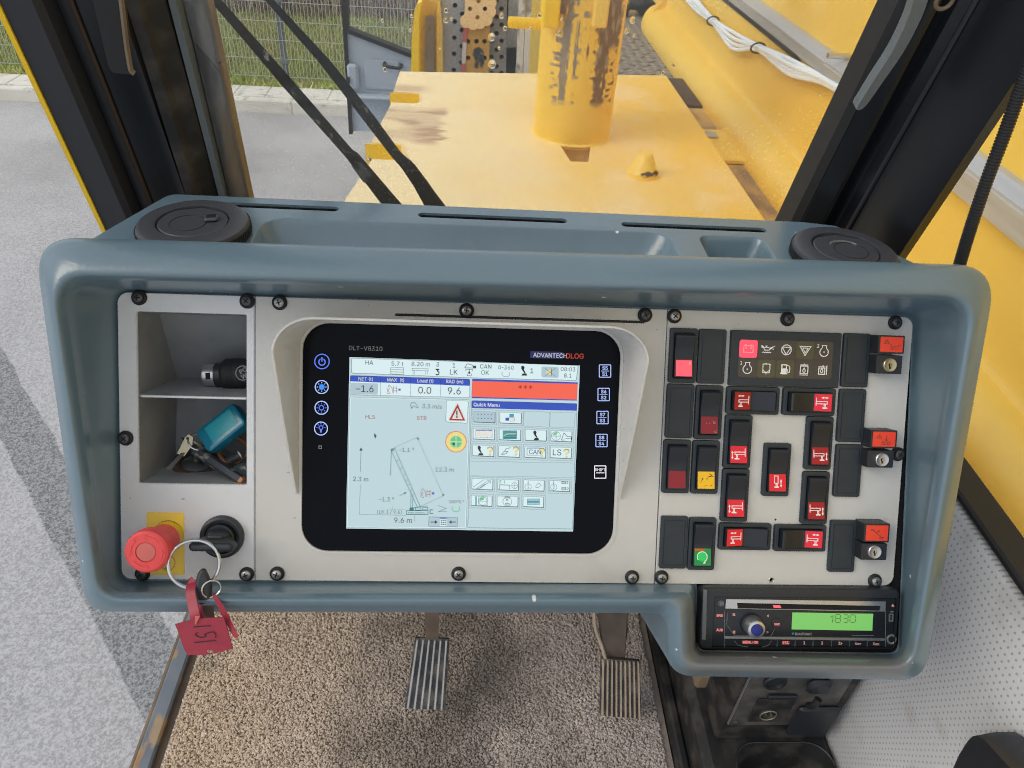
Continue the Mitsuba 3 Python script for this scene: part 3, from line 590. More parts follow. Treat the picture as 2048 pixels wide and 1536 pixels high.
# wiper with two parallel arms
wi = thing('windscreen_wiper', 'black parallel-arm wiper outside the windscreen, speckled with dirt', 'wiper')
VO = WO + WN * .035
def wp_(x, y, o=0.0): return onpl(x, y, VO + WN * o, WN)
def arm(pts, name):                                       # outline given as left and right edge pairs
    sh = lambda a, b: tuple(np.array(a) + (np.array(b) - np.array(a)) * .08)
    lp = [np.array([wp_(*a), wp_(*b), wp_(*b, .008), wp_(*a, .008)]) for a, b in [(sh(a, b), sh(b, a)) for a, b in pts]]
    m = loft(lp); m.fix_normals(); return obj(name, m, 'wiper_black', wi, smooth=False)
a1 = arm([((398, -30), (432, -30)), ((417, 0), (446, 0)), ((495, 92), (520, 84)), ((560, 170), (586, 158)), ((680, 304), (703, 294)), ((692, 318), (714, 306)), ((776, 430), (820, 430))], 'arm')
a2 = arm([((500, -30), (531, -30)), ((528, 0), (550, 0)), ((640, 130), (664, 122)), ((724, 240), (750, 230)), ((782, 315), (802, 302)), ((800, 336), (832, 328)), ((824, 372), (858, 362)), ((855, 430), (906, 430))], 'arm')
m = loft([np.array([wp_(*a, -.004), wp_(*b, -.004), wp_(*b, -.0005), wp_(*a, -.0005)]) for a, b in (((703, 332), (722, 322)), ((728, 366), (745, 352)))]); m.fix_normals()
br_ = obj('bracket_plate', m, 'post_grey', wi, smooth=False)
for x, y in ((713, 333), (735, 357)): obj('rivet', xf(lathe([(0, -.003), (.0025, -.002), (.003, 0), (0, 0)], 12), basis(wp_(x, y, -.0045), [1, 0, 0], WU, WN)), 'black_plastic', br_)
for pts in (((700, 296), (716, 306), (822, 430), (812, 430)), ((806, 300), (818, 316), (905, 430), (897, 430))):
    m = hullpts(np.vstack([[wp_(*p, -.006) for p in pts], [wp_(*p, .007) for p in pts]])); obj('blade_edge', m, 'dusty_black', wi, smooth=False)

# ================================================================== CAB FLOOR
struct('cab_floor', bx(-.452, .40, .1, 1.0, -.05, -.006), 'dirt_brown')
nt = 80000
tx, ty = rng.uniform(-.446, .342, nt), rng.uniform(.40, .93, nt)
tx = np.where(tx > .335 - .02 * rng.random(nt), tx - .01, tx)
blob = trimesh.creation.icosphere(subdivisions=0); bv, bf = blob.vertices, blob.faces
sc = rng.uniform(.7, 1.25, nt)[:, None, None] * np.array([.0034, .0017, .0022])
ang = rng.uniform(0, 6.28, nt); ca, sa = np.cos(ang), np.sin(ang)
v = bv[None] * sc; v = np.stack([v[..., 0] * ca[:, None] - v[..., 1] * sa[:, None], v[..., 0] * sa[:, None] + v[..., 1] * ca[:, None], v[..., 2]], -1)
v += np.stack([tx, ty, rng.uniform(-.002, .003, nt)], -1)[:, None]
st = meshkit.fbm(np.c_[tx * 7, ty * 7, tx * 0], 4, 5)[:, None]; dk_ = np.clip((st - .45) * 4, 0, 1)
tan = np.clip(1.1 - (tx[:, None] + .45) * 2.2, 0, 1)
col = (np.array([.49, .43, .395]) * (1 - tan) + np.array([.55, .44, .33]) * tan) * (1 - .50 * dk_) * rng.uniform(.86, 1.14, (nt, 1)) + (meshkit.fbm(np.c_[tx * 16, ty * 16, tx * 0], 3, 9)[:, None] > .66) * np.array([.06, .055, .05])
ff = (bf[None] + (np.arange(nt) * len(bv))[:, None, None]).reshape(-1, 3)
cp_ = struct('carpet', bx(-.449, .344, .36, .95, -.006, -.001), 'carpet_base')
obj('pile', tm(v.reshape(-1, 3), ff), 'carpet_pile', cp_, smooth=True, color=np.repeat(col, len(bv), 0), kind='stuff')
ds = thing('door_sill', 'grey metal door sill with rust scuffs along the carpet edge', 'door sill')
obj('strip', bbox(-.488, -.462, .1, .95, -.05, .006, .003), 'sill_metal', ds)
obj('outer_lip', bbox(-.494, -.4885, .1, .95, -.12, .002, .001), 'tan_edge', ds)
obj('gap', bx(-.4615, -.4495, .1, .95, -.05, -.004), 'dirt_brown', ds, smooth=False)
sd = thing('cab_side', 'dark lower flank of the cab below the sill', 'cab side')
obj('sheet', bx(-.485, -.455, .1, .95, -1.0, -.121), 'black_paint', sd, smooth=False)
obj('front_sheet', bx(-.455, .55, .93, .96, -1.0, .30), 'black_paint', sd, smooth=False)

# ---- pedals
def quadpt(q, s, t): a, b, c, d = [np.asarray(x) for x in q]; return (a * (1 - s) + b * s) * (1 - t) + (d * (1 - s) + c * s) * t
def pedal(label, q, nrib, mt_pad, mt_rib, duty, th=.008):
    t = thing('floor_pedal', label, 'pedal')
    q = [np.array(x, float) for x in q]; n = np.cross(q[1] - q[0], q[3] - q[0]); n /= np.linalg.norm(n)
    if n[2] < 0: n = -n
    m = hullpts(np.vstack([q, np.array(q) - n * th])); obj('pad', m, mt_pad, t, smooth=False)
    for i in range(nrib):
        s0, s1 = (i + .5 - duty / 2) / nrib, (i + .5 + duty / 2) / nrib; si = (s1 - s0) * .22
        lo = [quadpt(q, s0, .01), quadpt(q, s1, .01), quadpt(q, s1, .99), quadpt(q, s0, .99)]
        hi = [quadpt(q, s0 + si, .015) + n * .0065, quadpt(q, s1 - si, .015) + n * .0065, quadpt(q, s1 - si, .985) + n * .0065, quadpt(q, s0 + si, .985) + n * .0065]
        obj('rib', hullpts(np.vstack([lo, hi])), mt_rib, t, smooth=False)
    return t, n
q1 = [lev(830, 1276, .135), lev(899, 1278, .135), lev(890, 1419, .055), lev(809, 1417, .055)]
t, n = pedal('dark ribbed steel pedal on a narrow arm, left of the two pedals', q1, 6, 'pedal_rubber', 'pedal_steel', .42)
obj('arm', hullpts([lev(x, y, z) for x, y, z in ((848, 1205, .20), (880, 1205, .20), (853, 1300, .115), (875, 1300, .115), (848, 1205, .18), (880, 1205, .18), (853, 1300, .10), (875, 1300, .10))]), 'pedal_arm', t, smooth=False)
q2 = [lev(1202, 1317, .10), lev(1280, 1322, .10), lev(1283, 1438, .03), lev(1200, 1431, .03)]
t, n = pedal('dusty brown ribbed pedal on a broad arm beside the right hump', q2, 9, 'pedal_rubber', 'pedal_dust', .45, .010)
obj('arm', hullpts([lev(x, y, z) for x, y, z in ((1192, 1190, .16), (1256, 1190, .16), (1255, 1262, .115), (1249, 1325, .085), (1211, 1325, .085), (1198, 1262, .115), (1192, 1190, .12), (1256, 1190, .12), (1249, 1325, .06), (1211, 1325, .06))]), 'pedal_arm', t, smooth=False)
obj('arm_edge', tube(spline([lev(1187, 1200, .165), lev(1191, 1255, .128), (lev(1203, 1290, .106)), lev(1211, 1318, .10)], 20), [.003] * 20, 6), 'pedal_dust', t)

# ---- hump, socket box, tray, side wall
hp_ = thing('floor_hump', 'dusty black plastic hump beside the carpet, with an oddments tray', 'hump')
A = M3(bbox(.362, .562, .15, .93, -.02, .10, .012))
tray = fromM3(m3.Manifold.hull_points(np.vstack([np.c_[rrect(.481, .395, .073, .130, .035), np.full(20, .104)], np.c_[rrect(.481, .395, .062, .118, .03), np.full(20, .045)]])))
obj('body', fromM3(A - M3(tray)), 'dusty_black', hp_, smooth=25)
rl = np.c_[rrect(.481, .395, .0735, .1305, .035, 8), np.full(32, .1008)]
obj('tray_rim', tube(np.vstack([rl, rl[:1]]), .0016, 6), 'black_plastic', hp_)
obj('seam', bbox(.346, .3615, .15, .93, -.02, .03, .004), 'dusty_black', hp_)
bxk = thing('socket_box', 'dusty black socket box under the radio', 'socket box')
obj('housing', bbox(.383, .554, .530, .86, .1015, .50, .004), 'dusty_black', bxk)
mat('plate_worn', pr(lambda p, n, uv: mix((.075, .072, .070), (.15, .135, .12), sst(.35, .8, fbm(p.x * 45, p.y * 45, p.z * 45, 5)))), .45, metal=.2)
obj('face_plate', bbox(.393, .536, .526, .5297, .150, .46, .002), 'plate_worn', bxk)
obj('plate_edge', bbox(.3905, .3928, .5255, .5297, .152, .46, .0005), 'satin_metal', bxk)
BXM = lambda x, z: basis((x, .526, z), [1, 0, 0], [0, 0, 1], [0, -1, 0])
def bq(px, py): q = upr(px, py, .526); return float(q[0]), float(q[2])
x, z = bq(1549, 1362); s = obj('socket', xf(lathe([(.0155, 0), (.0165, .003), (.015, .005), (.0125, .005), (.0115, .001), (0, .001)], 32), BXM(x, z)), 'black_plastic', bxk)
x, z = bq(1534, 1423); s = obj('socket', xf(lathe([(.0125, 0), (.0135, .004), (.012, .006), (.0100, .006), (.009, .001), (0, .001)], 32), BXM(x, z)), 'dusty_black', bxk)
labels[s] = {'label': 'round power socket with two brass pins'}
for o in (-.004, .004): obj('contact_pin', xf(lathe([(0, .001), (.0014, .001), (.0014, .006), (0, .0065)], 10), BXM(x + o, z + .001)), 'brass_metal', s)
obj('rim', xf(ring((0, 0, .006), .0115, .0010), BXM(x, z)), 'brass_metal', s)
x0, z0_ = bq(1536, 1386); x1, z1 = bq(1590, 1393); obj('flap', bbox(x0, x1, .520, .5255, z1, z0_, .0015), 'black_plastic', bxk)
x0, z0_ = bq(1516, 1396); x1, z1 = bq(1568, 1440); obj('socket_mount', bbox(x0, x1, .523, .5258, z1, z0_, .001), 'dusty_black', bxk)
x0, z0_ = bq(1597, 1408); x1, z1 = bq(1646, 1464); obj('socket_cap', bbox(x0, x1, .517, .5255, z1 + .004, z0_, .004), 'black_plastic', bxk)
x0, z0_ = bq(1618, 1352); x1, z1 = bq(1653, 1376); obj('plug', bbox(x0, x1, .514, .5255, z1, z0_, .006), 'black_plastic', bxk)
obj('plug_lead', tube(spline([((x0 + x1) / 2, .51, z1), ((x0 + x1) / 2 - .003, .508, z1 - .012), ((x0 + x1) / 2 - .004, .515, z1 - .026)], 12), .005, 8), 'black_rubber', bxk)
for px, py in ((1471, 1444), (1645, 1446)):
    x, z = bq(px, py); obj('screw', xf(lathe([(0, 0), (.0045, 0), (.0045, .0015), (.0025, .003), (0, .003)], 16), BXM(x, z)), 'screw_dark', bxk)
x0, z0_ = bq(1388, 1350)
fq = [lev(x, y, .30) for x, y in ((1390, 1342), (1412, 1342))]
lt = thing('hinge_bracket', 'small rusty bracket under the console by the socket box', 'bracket')
q = upr(1402, 1362, .56); obj('plate', bbox(q[0] - .008, q[0] + .010, .555, .575, q[2] - .012, q[2] + .022, .003), 'tan_edge', lt)
cw = thing('cab_wall', 'grey dimpled vinyl side wall of the cab', 'wall')
wz = np.linspace(-.02, .552, 26); wy = np.linspace(-.1, .95, 12)
bul = lambda z: .026 * np.clip((z - .43) / .122, 0, 1) ** 2
lp = [np.array([(.563 + bul(z), y, z) for y in wy]) for z in wz]
lp += [np.array([(.606, y, .553) for y in wy])]
m = loft(lp, False, False, False); obj('vinyl', m, 'vinyl_grey', cw, smooth=60)
ti = obj('window_rubber', bbox(.592, .634, -.1, .95, .5545, .566, .003), 'black_rubber', cw)
hd = thing('lever_handle', 'black plastic handle at the bottom right corner on the vinyl wall', 'handle')
hq = np.array([side(x, y, .54) for x, y in ((1922, 1560), (1945, 1510), (1966, 1478), (1978, 1466), (1992, 1464), (2008, 1474), (2090, 1560))])
hq2 = hq.mean(0) + (hq - hq.mean(0)) * .82 + [-.018, 0, 0]
obj('grip', hullpts(np.vstack([hq + [.02, 0, 0], hq, hq2])), 'black_satin', hd, smooth=25)
hs = thing('gooseneck_hose', 'ribbed black gooseneck hose rising behind the right end of the console', 'hose')
hp0 = [upr(x, y, .605) for x, y in ((1905, 580), (1919, 530), (1940, 460), (1972, 365), (2010, 265), (2046, 165), (2085, 60))]
hc = spline(hp0, 560); s_ = np.arange(560)
obj('conduit', tube(hc,   .0050 + .0006 * np.sign(np.sin(s_ * 1.05)), 14), 'hose_black', hs, smooth=20)
# ================================================================== CONSOLE
co = thing('dashboard_console', 'blue-grey moulded plastic console holding the instrument panels', 'console')
def outline(cs, w, rad, ne=14, nf=9):
    """cs: corner points (photo survey at height w), rounded by fillets of radius rad (metres); every outline has the same number of points."""
    q = np.array([P(x, y, ww) for (x, y), ww in zip(cs, w)]); K = len(q); out = []
    for i in range(K):
        a, b, c = q[i - 1], q[i], q[(i + 1) % K]; r = rad[i]
        la, lc = np.linalg.norm(a - b), np.linalg.norm(c - b)
        p0, p1 = b + (a - b) / la * min(r, la * .45), b + (c - b) / lc * min(r, lc * .45)
        for t in np.linspace(0, 1, nf): out.append((1 - t) ** 2 * p0 + 2 * t * (1 - t) * b + t * t * p1)
        n2 = q[(i + 1) % K]; d = q[(i + 2) % K]; ln = np.linalg.norm(n2 - b)
        e0, e1 = p1, n2 + (b - n2) / ln * min(rad[(i + 1) % K], ln * .45)
        for t in np.linspace(0, 1, ne + 2)[1:-1]: out.append(e0 * (1 - t) + e1 * t)
    return np.array(out)
#            TL          TR           BR            BB            ST            BL
L0 = outline([(239, 589), (1825, 635), (1795, 1306), (1396, 1300), (1394, 1163), (247, 1157)], [-.004] * 6, [.012, .012, .010, .008, .006, .012])
L0b = outline([(229, 579), (1835, 626), (1799, 1310), (1392, 1304), (1389, 1168), (238, 1165)], [-.0008] * 6, [.014, .014, .010, .008, .006, .014])
L1 = outline([(150, 560), (1905, 603), (1806, 1316), (1389, 1309), (1386, 1180), (218, 1180)], [.043, .043, .026, .022, .020, .026], [.022, .022, .014, .010, .010, .016])
L2 = outline([(122, 557), (1930, 600), (1810, 1321), (1385, 1314), (1382, 1186), (211, 1186)], [.063, .063, .042, .034, .032, .040], [.026, .026, .016, .012, .010, .018])
L3 = outline([(97, 540), (1960, 585), (1826, 1338), (1364, 1332), (1360, 1203), (194, 1203)], [.073, .073, .052, .044, .042, .049], [.030, .032, .020, .016, .012, .020])
L4 = outline([(75, 493), (1986, 541), (1842, 1355), (1341, 1347), (1336, 1221), (178, 1219)], [.063, .063, .042, .034, .032, .040], [.034, .038, .024, .022, .012, .022])
L4b = outline([(72, 473), (1990, 531), (1846, 1359), (1335, 1350), (1331, 1225), (174, 1222)], [.045, .045, .028, .022, .022, .026], [.034, .038, .024, .024, .012, .022])
def shifted(L, w, k, dv=0): q = L.copy(); c = q[:, :2].mean(0); q[:, :2] = c + (q[:, :2] - c) * k; q[:, 2] = w; q[:, 1] += dv; return q
L5 = shifted(L4b, 0, .995); L6 = shifted(L4b, -.09, .97)
kp = np.array([L0, L0b, L1, L2, L3, L4, L4b, L5, L6])
fine = np.stack([spline(kp[:, i], 49) for i in range(kp.shape[1])], 1)
kk = len(fine[0])
wav = (meshkit.noise(np.c_[np.arange(kk) * .07, np.zeros(kk), np.zeros(kk)], 3) - .5) * .0012
fine[20:32, :, 2] += wav
obj('surround', loft(fine, False, False), 'console_plastic', co, smooth=True, face=True)
# inner backing behind the joints of the panels
r4 = lambda pts: Polygon([tuple(P(*p)[:2]) for p in pts])
CUB = r4([(273, 621), (494, 628), (493, 970), (276, 968)])
bk = r4([(225, 575), (1840, 622), (1803, 1312), (1388, 1308), (1385, 1172), (235, 1168)]).difference(CUB.buffer(.002))
obj('backing', ext(bk, -.012, -.0065), 'black_deep', co, smooth=False, face=True)
# shelf with air slots and trays
SZ = .854
SK = lambda x, y: (CAM[0] + (x - CAM[0]) * 1.0382, CAM[1] + (y - CAM[1]) * 1.0382)
sp = Polygon([SK(-.292, .691), SK(.338, .684), SK(.372, .678), (.436, .625), (.436, .583), (-.345, .580), (-.345, .600)]).buffer(-.014).buffer(.014, quad_segs=6)
def edge_block(poly, z0, z1, c=.006):
    return m3.Manifold.batch_boolean([M3(trimesh.Trimesh(*[getattr(ext(poly.buffer(-i, join_style=1), z0, z), k) for k in ('vertices', 'faces')], process=True)) for i, z in ((0, z1 - c), (c * .3, z1 - c * .3), (c, z1))], m3.OpType.Add)
B = edge_block(sp, SZ - .014, SZ) + M3(ext(sp.intersection(sbox(-1, .607, 1, 1)), SZ - .06, SZ - .010))
def tub(x0, x1, y0, y1, dz, dr, r):
    h = []
    for z, i in ((.002, -.006), (-.001, -.002), (-.006, .0), (-dz + .006, dr * .8), (-dz, dr + .006)):
        q = rrect((x0 + x1) / 2, (y0 + y1) / 2, (x1 - x0) / 2 - i, (y1 - y0) / 2 - i, r, 6); h.append(np.c_[q, np.full(len(q), SZ + z)])
    return solid(loft(h))
B -= tub(SK(-.188, 0)[0], SK(.190, 0)[0], .602, SK(0, .640)[1], .030, .012, .022)
B -= tub(SK(.222, 0)[0], SK(.281, 0)[0], .602, SK(0, .638)[1], .034, .008, .010)
slots = []
for x0, x1, y in ((-.272, -.126, .667), (-.048, .094, .6605), (.149, .291, .657)):
    s = LineString([SK(x0 + .004, y + .0005), SK(x1 - .004, y - .0005)]).buffer(.0052, quad_segs=8); slots.append(s); B -= M3(trimesh.Trimesh(*[getattr(ext(s, SZ - .03, SZ + .01), k) for k in ('vertices', 'faces')], process=True))
obj('shelf', fromM3(B), 'console_plastic', co, smooth=32)
for s in slots: obj('air_slot', ext(s.buffer(.0015), SZ - .035, SZ - .026).union if False else cat([ext(s.buffer(.0012).difference(s.buffer(-.0004)), SZ - .028, SZ - .0025), ext(s, SZ - .03, SZ - .026)]), 'black_deep', co, smooth=False)
obj('back_skirt', bx(-.30, .42, .62, .69, .50, .79), 'black_plastic', co, smooth=False)

# ---- round air vents
def vent(x, y, flip, label):
    t = thing('air_vent', label, 'air vent', None)
    A = TR(x, y, SZ) @ np.diag([1.04, 1.04, 1, 1])
    obj('rim', lathe([(.0455, 0), (.0470, .003), (.0470, .0105), (.0455, .0135), (.0425, .0150), (.0325, .0158), (.0305, .0150), (.0300, .0115), (0, .0115)], 64), 'vent_plastic', t, A=A, smooth=30)
    kn = []
    for i in range(96):
        a = i * 2 * np.pi / 96; kn.append(xf(bx(.0466, .0478, -.0009, .0009, .0028, .0105), RZ(math.degrees(a))))
    obj('knurling', cat(kn), 'black_rubber', t, A=A, smooth=False, kind='stuff')
    d = obj('disc', lathe([(.0288, .0117), (.0288, .0138), (.0278, .0146), (0, .0146)], 48), 'vent_plastic', t, A=A)
    obj('crease', ring((-.003 * flip, -.004, .0147), .0150, .0005, n=40), 'black_rubber', d, A=A)
    if flip > 0:
        obj('tab', bbox(.010, .021, -.005, .005, .0146,   .0185, .0015), 'vent_plastic', d, A=A @ RZ(12))
        for o in (-.002, 0, .002): obj('tab_rib', bx(.012, .020, o - .0005, o + .0005, .0186, .0192), 'black_rubber', d, A=A @ RZ(12), smooth=False)
    else:
        obj('finger_grip', tube([(.013 * math.cos(a), .004 + .009 * math.sin(a), .0150) for a in np.linspace(.3, 2.8, 16)], .0011, 6), 'post_grey', d, A=A)
    for a0 in (70, 110): obj('hinge_line', xf(bx(-.012, .012, .0255, .0262, .0146, .0151), RZ(a0 - 90)), 'black_rubber', d, A=A, smooth=False)
vent(-.2490, .6245, 1, 'round black air vent at the left end of the shelf')
vent(.3570, .6190, -1, 'round black air vent at the right end of the shelf')

# ================================================================== INSTRUMENT PANELS
def rectp(x0, x1, y0, y1, rs):                            # rectangle with separate corner radii (bl, br, tr, tl)
    o = []
    for (x, y, sx, sy, a0), r in zip(((x0, y0, 1, 1, 180), (x1, y0, -1, 1, 270), (x1, y1, -1, -1, 0), (x0, y1, 1, -1, 90)), rs):
        if r == 0: o.append((x, y))
        else: o += [(x + sx * r + r * math.cos(math.radians(a0 + t)), y + sy * r + r * math.sin(math.radians(a0 + t))) for t in np.linspace(0, 90, 7)]
    return Polygon(o)
XL, XR, YT, YB, D1, D2 = -.3090, .4216, .1321, -.1288, -.1894, .1859
def plate(g, mt, parent, c=.0008):
    m = cat([ext(g, -.003, -c)] + [ext(g.buffer(-c * .7, join_style=1), -c - .00001, 0)]); return obj('plate', m, mt, parent, smooth=False, face=True)
p1 = thing('instrument_panel', 'left grey metal panel with two open pockets', 'instrument panel')
p2 = thing('instrument_panel', 'middle beige panel with the hooded opening round the screen', 'instrument panel')
p3 = thing('instrument_panel', 'right grey-beige panel full of rocker switches', 'instrument panel')
R0 = .0095
CUBR = sbox(*[f for f in (CUB.bounds[0] + .0005, CUB.bounds[1] + .0006, CUB.bounds[2] - .0005, CUB.bounds[3] - .0006)]).buffer(-.0015).buffer(.0015)
MON = sbox(-.1475, P(900, 1106)[1], .1440, P(900, 652)[1])
MONR = MON.buffer(-.025).buffer(.025, quad_segs=8)
plate(rectp(XL, D1 - .0004, YB, YT, (R0, 0, 0, R0)).difference(CUBR), 'plate_steel', p1)
plate(rectp(D1 + .0004, D2 - .0004, YB, YT, (0, 0, 0, 0)).difference(MONR), 'plate_beige', p2)
hole = P(1543, 1160)
plate(rectp(D2 + .0004, XR, YB, YT, (0, R0, R0, 0)).difference(Point(*hole[:2]).buffer(.0022)), 'plate_beige', p3)
obj('hole_rim', ring((hole[0], hole[1], 0), .0024, .0004), 'satin_metal', p3, face=True)
hd_ = P(1551, 1039); obj('dot_hole', xf(lathe([(0, 0), (.0010, .0001), (0, .0002)], 12), TR(*hd_[:2], 0)), 'black_deep', p3, face=True)
# screws
wash = mikit.ply(lathe([(.0066, 0), (.0068, .0012), (.0062, .0024), (.0052, .0030), (.0046, .0026), (0, .0022)], 28), 'black_rubber', smooth=35)
hdm = solid(lathe([(.0044, .0018), (.0044, .0036), (.0038, .0046), (.0022, .0053), (0, .0055)], 28))
for a in (0, 90): hdm -= M3(xf(bx(-.0026, .0026, -.00055, .00055, .0032, .009), RZ(a)))
crs = mikit.ply(cat([bx(-.0027, .0027, -.0006, .0006, .0040, .00505), bx(-.0006, .0006, -.0027, -.0007, .0040, .00505), bx(-.0006, .0006, .0007, .0027, .0040, .00505)]), 'black_deep')
hdm = fromM3(hdm); hd1, hd2 = mikit.ply(hdm, 'screw_steel', smooth=30), mikit.ply(hdm, 'screw_dark', smooth=30)
for pl, pts in ((p1, ((276, 595, 0), (493, 602, 0), (249, 877, 0), (492, 1150, 1), (283, 1149, 0))), (p2, ((558, 605, 1), (933, 621, 1), (1291, 630, 0), (553, 1149, 1), (917, 1149, 1), (1265, 1156, 1))),
                (p3, ((1350, 632, 1), (1577, 638, 0), (1793, 645, 0), (1798, 909, 0), (1324, 1156, 1), (1752, 1163, 1)))):
    for x, y, lt_ in pts:
        q = P(x, y, .003); A = PANEL @ TR(q[0], q[1], 0) @ RZ(float(rng.uniform(0, 90)))
        k = obj('screw', hd1 if lt_ else hd2, None, pl, A=A); obj('cross_recess', crs, None, k, A=A); obj('washer', wash, None, k, A=A)
# pockets
cbx0, cby0, cbx1, cby1 = CUBR.bounds; my = P(384, 795)[1]
def pocket(y0, y1, back): return hullpts([(x, y, .001) for x in (cbx0, cbx1) for y in (y0, y1)] + back)
dq = lambda x, y, d: tuple(P(x, y, -d))
outer = M3(bx(cbx0 - .004, cbx1 + .004, cby0 - .004, cby1 + .004, -.092, -.0031))
up = pocket(my + .0008, cby1, [(cbx0 + .004, cby1 - .002, -.040), (cbx1, cby1 - .002, -.040), (cbx0 + .004, my + .010, -.080), (cbx1, my + .010, -.080)])
lo = pocket(cby0, my - .0008, [(cbx0 + .002, my - .002, -.086), (cbx1, my - .002, -.086), (cbx0 + .002, cby0 + .006, -.080), (cbx1, cby0 + .006, -.080)])
pk = obj('pockets', fromM3(outer - M3(up) - M3(lo)), 'cubby_grey', p1, smooth=False, face=True)
obj('divider_edge', bbox(cbx0 + .003, cbx1 - .0003, my - .0010, my + .0012, -.010, -.0006, .0004), 'shelf_edge', pk, face=True)
# hood round the screen
hb = MONR.buffer(.0022, quad_segs=8)
hx0, hy0, hx1, hy1 = hb.bounds; rr = .027
path = [(hx0, P(600, 985)[1])] + [(hx0, y) for y in np.linspace(P(600, 975)[1], hy1 - rr, 26)] + [(hx0 + rr - rr * math.cos(a), hy1 - rr + rr * math.sin(a)) for a in np.linspace(.1, 1.5708, 10)]
path += [(x, hy1) for x in np.linspace(hx0 + rr, hx1 - rr, 30)[1:]] + [(hx1 - rr + rr * math.sin(a), hy1 - rr + rr * math.cos(a)) for a in np.linspace(0.1, 1.5708, 10)]
path += [(hx1, y) for y in np.linspace(hy1 - rr, P(600, 975)[1], 26)[1:]] + [(hx1, P(600, 985)[1])]
path = np.array(path); tg = np.gradient(path, axis=0); tg /= np.linalg.norm(tg, axis=1)[:, None]; nr = np.c_[-tg[:, 1], tg[:, 0]]
ytop, ybot = hy1 - .027, P(600, 980)[1]
hh = .004 + .066 * np.clip((path[:, 1] - ybot) / (ytop - ybot), 0, 1) ** .92
hh[0] = hh[-1] = .0035
sec = []
for p, n2, h in zip(path, nr, hh):
    n2 = np.array(n2); fx = .07 * h * np.array([n2[0], 0.03 * n2[1]]); sec.append([np.r_[p, -.002], np.r_[p + fx, h - .0008], np.r_[p + fx + n2 * .0006, h], np.r_[p + fx + n2 * .0017, h], np.r_[p + fx + n2 * .0024, h - .0008], np.r_[p + n2 * .0026, 0.0], np.r_[p + n2 * .0026, -.002]])
obj('hood', loft(sec), 'plate_beige', p2, smooth=40, face=True)
fr = MONR.buffer(.0022, quad_segs=8).difference(MONR.buffer(-.0006))
obj('opening_rim', ext(fr, -.0025, .0012), 'plate_beige', p2, smooth=False, face=True)
q0, q1_ = P(790, 642), P(1288, 657)
obj('slot_seal', bbox(q0[0], q1_[0], hy1 + .0055, hy1 + .0078, 0, .0012, .0005), 'black_rubber', p2, face=True)

# ================================================================== MONITOR
mo = thing('crane_computer', 'black glass-fronted crane computer with lit load display', 'monitor')
mg = MONR.buffer(-.0009)
obj('bezel', cat([ext(mg, -.03, -.0012), ext(mg.buffer(-.0007), -.0012, -.0004)]), 'bezel_glass', mo, smooth=False, face=True)
bz = Ink(-.0002)
bz.text('DLT-V8310', 697, 700, 8.5, 'grey_ink', 1, 1.6)
bz.poly([(1061, 702), (1126, 704), (1126, 718), (1060, 716)], 'ad_blue' if False else 'knob_blue', 1)
bz.text('ADVANTECH', 1066, 714, 8.5, 'white_ink', 3, 1.6, sx=.93, bold=True)
bz.text('DLOG', 1131, 716.5, 10, 'lens_orange', 3, 1.6, bold=True, sx=.95)
bz.rect(637, 891, 644, 898, 'grey_ink', 1, 1, 1.5)
bz.done(mo, 'lettering')
ic = Ink(-.0002)
for x, y, r in ((644, 723, 15.5), (643.5, 774, 14), (643, 815.5, 14), (642, 857, 14)):
    ic.circ(x, y, r, 'g_icon' if r > 15 else 'g_icon_pale', 1, 2.0)
g = Point(644, 724).buffer(7.5).difference(Point(644, 724).buffer(5.2)).difference(sbox(641, 712, 647, 722)); ic.geom(g, 'g_icon', 2); ic.line([(644, 714), (644, 723)], 2.4, 'g_icon', 3)
def rays(x, y, r0, r1, n, col):
    for i in range(n): a = i * 2 * math.pi / n; ic.line([(x + r0 * math.cos(a), y + r0 * math.sin(a)), (x + r1 * math.cos(a), y + r1 * math.sin(a))], 1.5, col)
ic.circ(643.5, 774, 5.6, 'g_cyan', 2); rays(643.5, 774, 7.4, 9.8, 8, 'g_icon_pale')
ic.circ(643, 815.5, 5.4, 'g_icon', 2, 1.8); rays(643, 815.5, 7.2, 9.8, 8, 'g_icon')
g = Point(642, 855).buffer(4.6).difference(Point(642, 855).buffer(2.9)); ic.geom(g, 'g_icon', 2); ic.rect(640, 859, 644, 865, 'g_icon', 2)
for a in (180, 225, 270, 315, 360): ca, sa = math.cos(math.radians(a)), math.sin(math.radians(a)); ic.line([(642 + 6.5 * ca, 855 + 6.5 * sa), (642 + 9.2 * ca, 855 + 9.2 * sa)], 1.5, 'g_icon')
for x, y, a, b in ((1210, 742, 'S5', 'S1'), (1207.3, 789, 'S6', 'S2'), (1205, 835, 'S7', 'S3'), (1203, 881, 'S8', 'S4')):
    g = sbox(x - 12.2, y - 13.2, x + 12.2, y + 13.2).buffer(-2).buffer(2); ic.geom(g.difference(g.buffer(-1.6)), 'g_icon_pale', 1)
    ic.text(a, x, y - 2.6, 6.6, 'g_icon_pale', 2, 1, True, True); ic.text(b, x - .3, y + 9.4, 6.6, 'g_icon_pale', 2, 1, True, True); ic.line([(x - 8, y), (x + 8, y)], 1.1, 'g_icon_pale')
g = sbox(1188, 930.5, 1212.5, 957.5).buffer(-2).buffer(2); ic.geom(g.difference(g.buffer(-2)), 'g_key', 1); ic.text('SHIFT', 1200.4, 942, 5.4, 'g_key', 2, 1, True, True, .95); ic.line([(1192, 945.5), (1209, 945.5)], 1.6, 'g_key')
ic.done(mo, 'key_symbol')
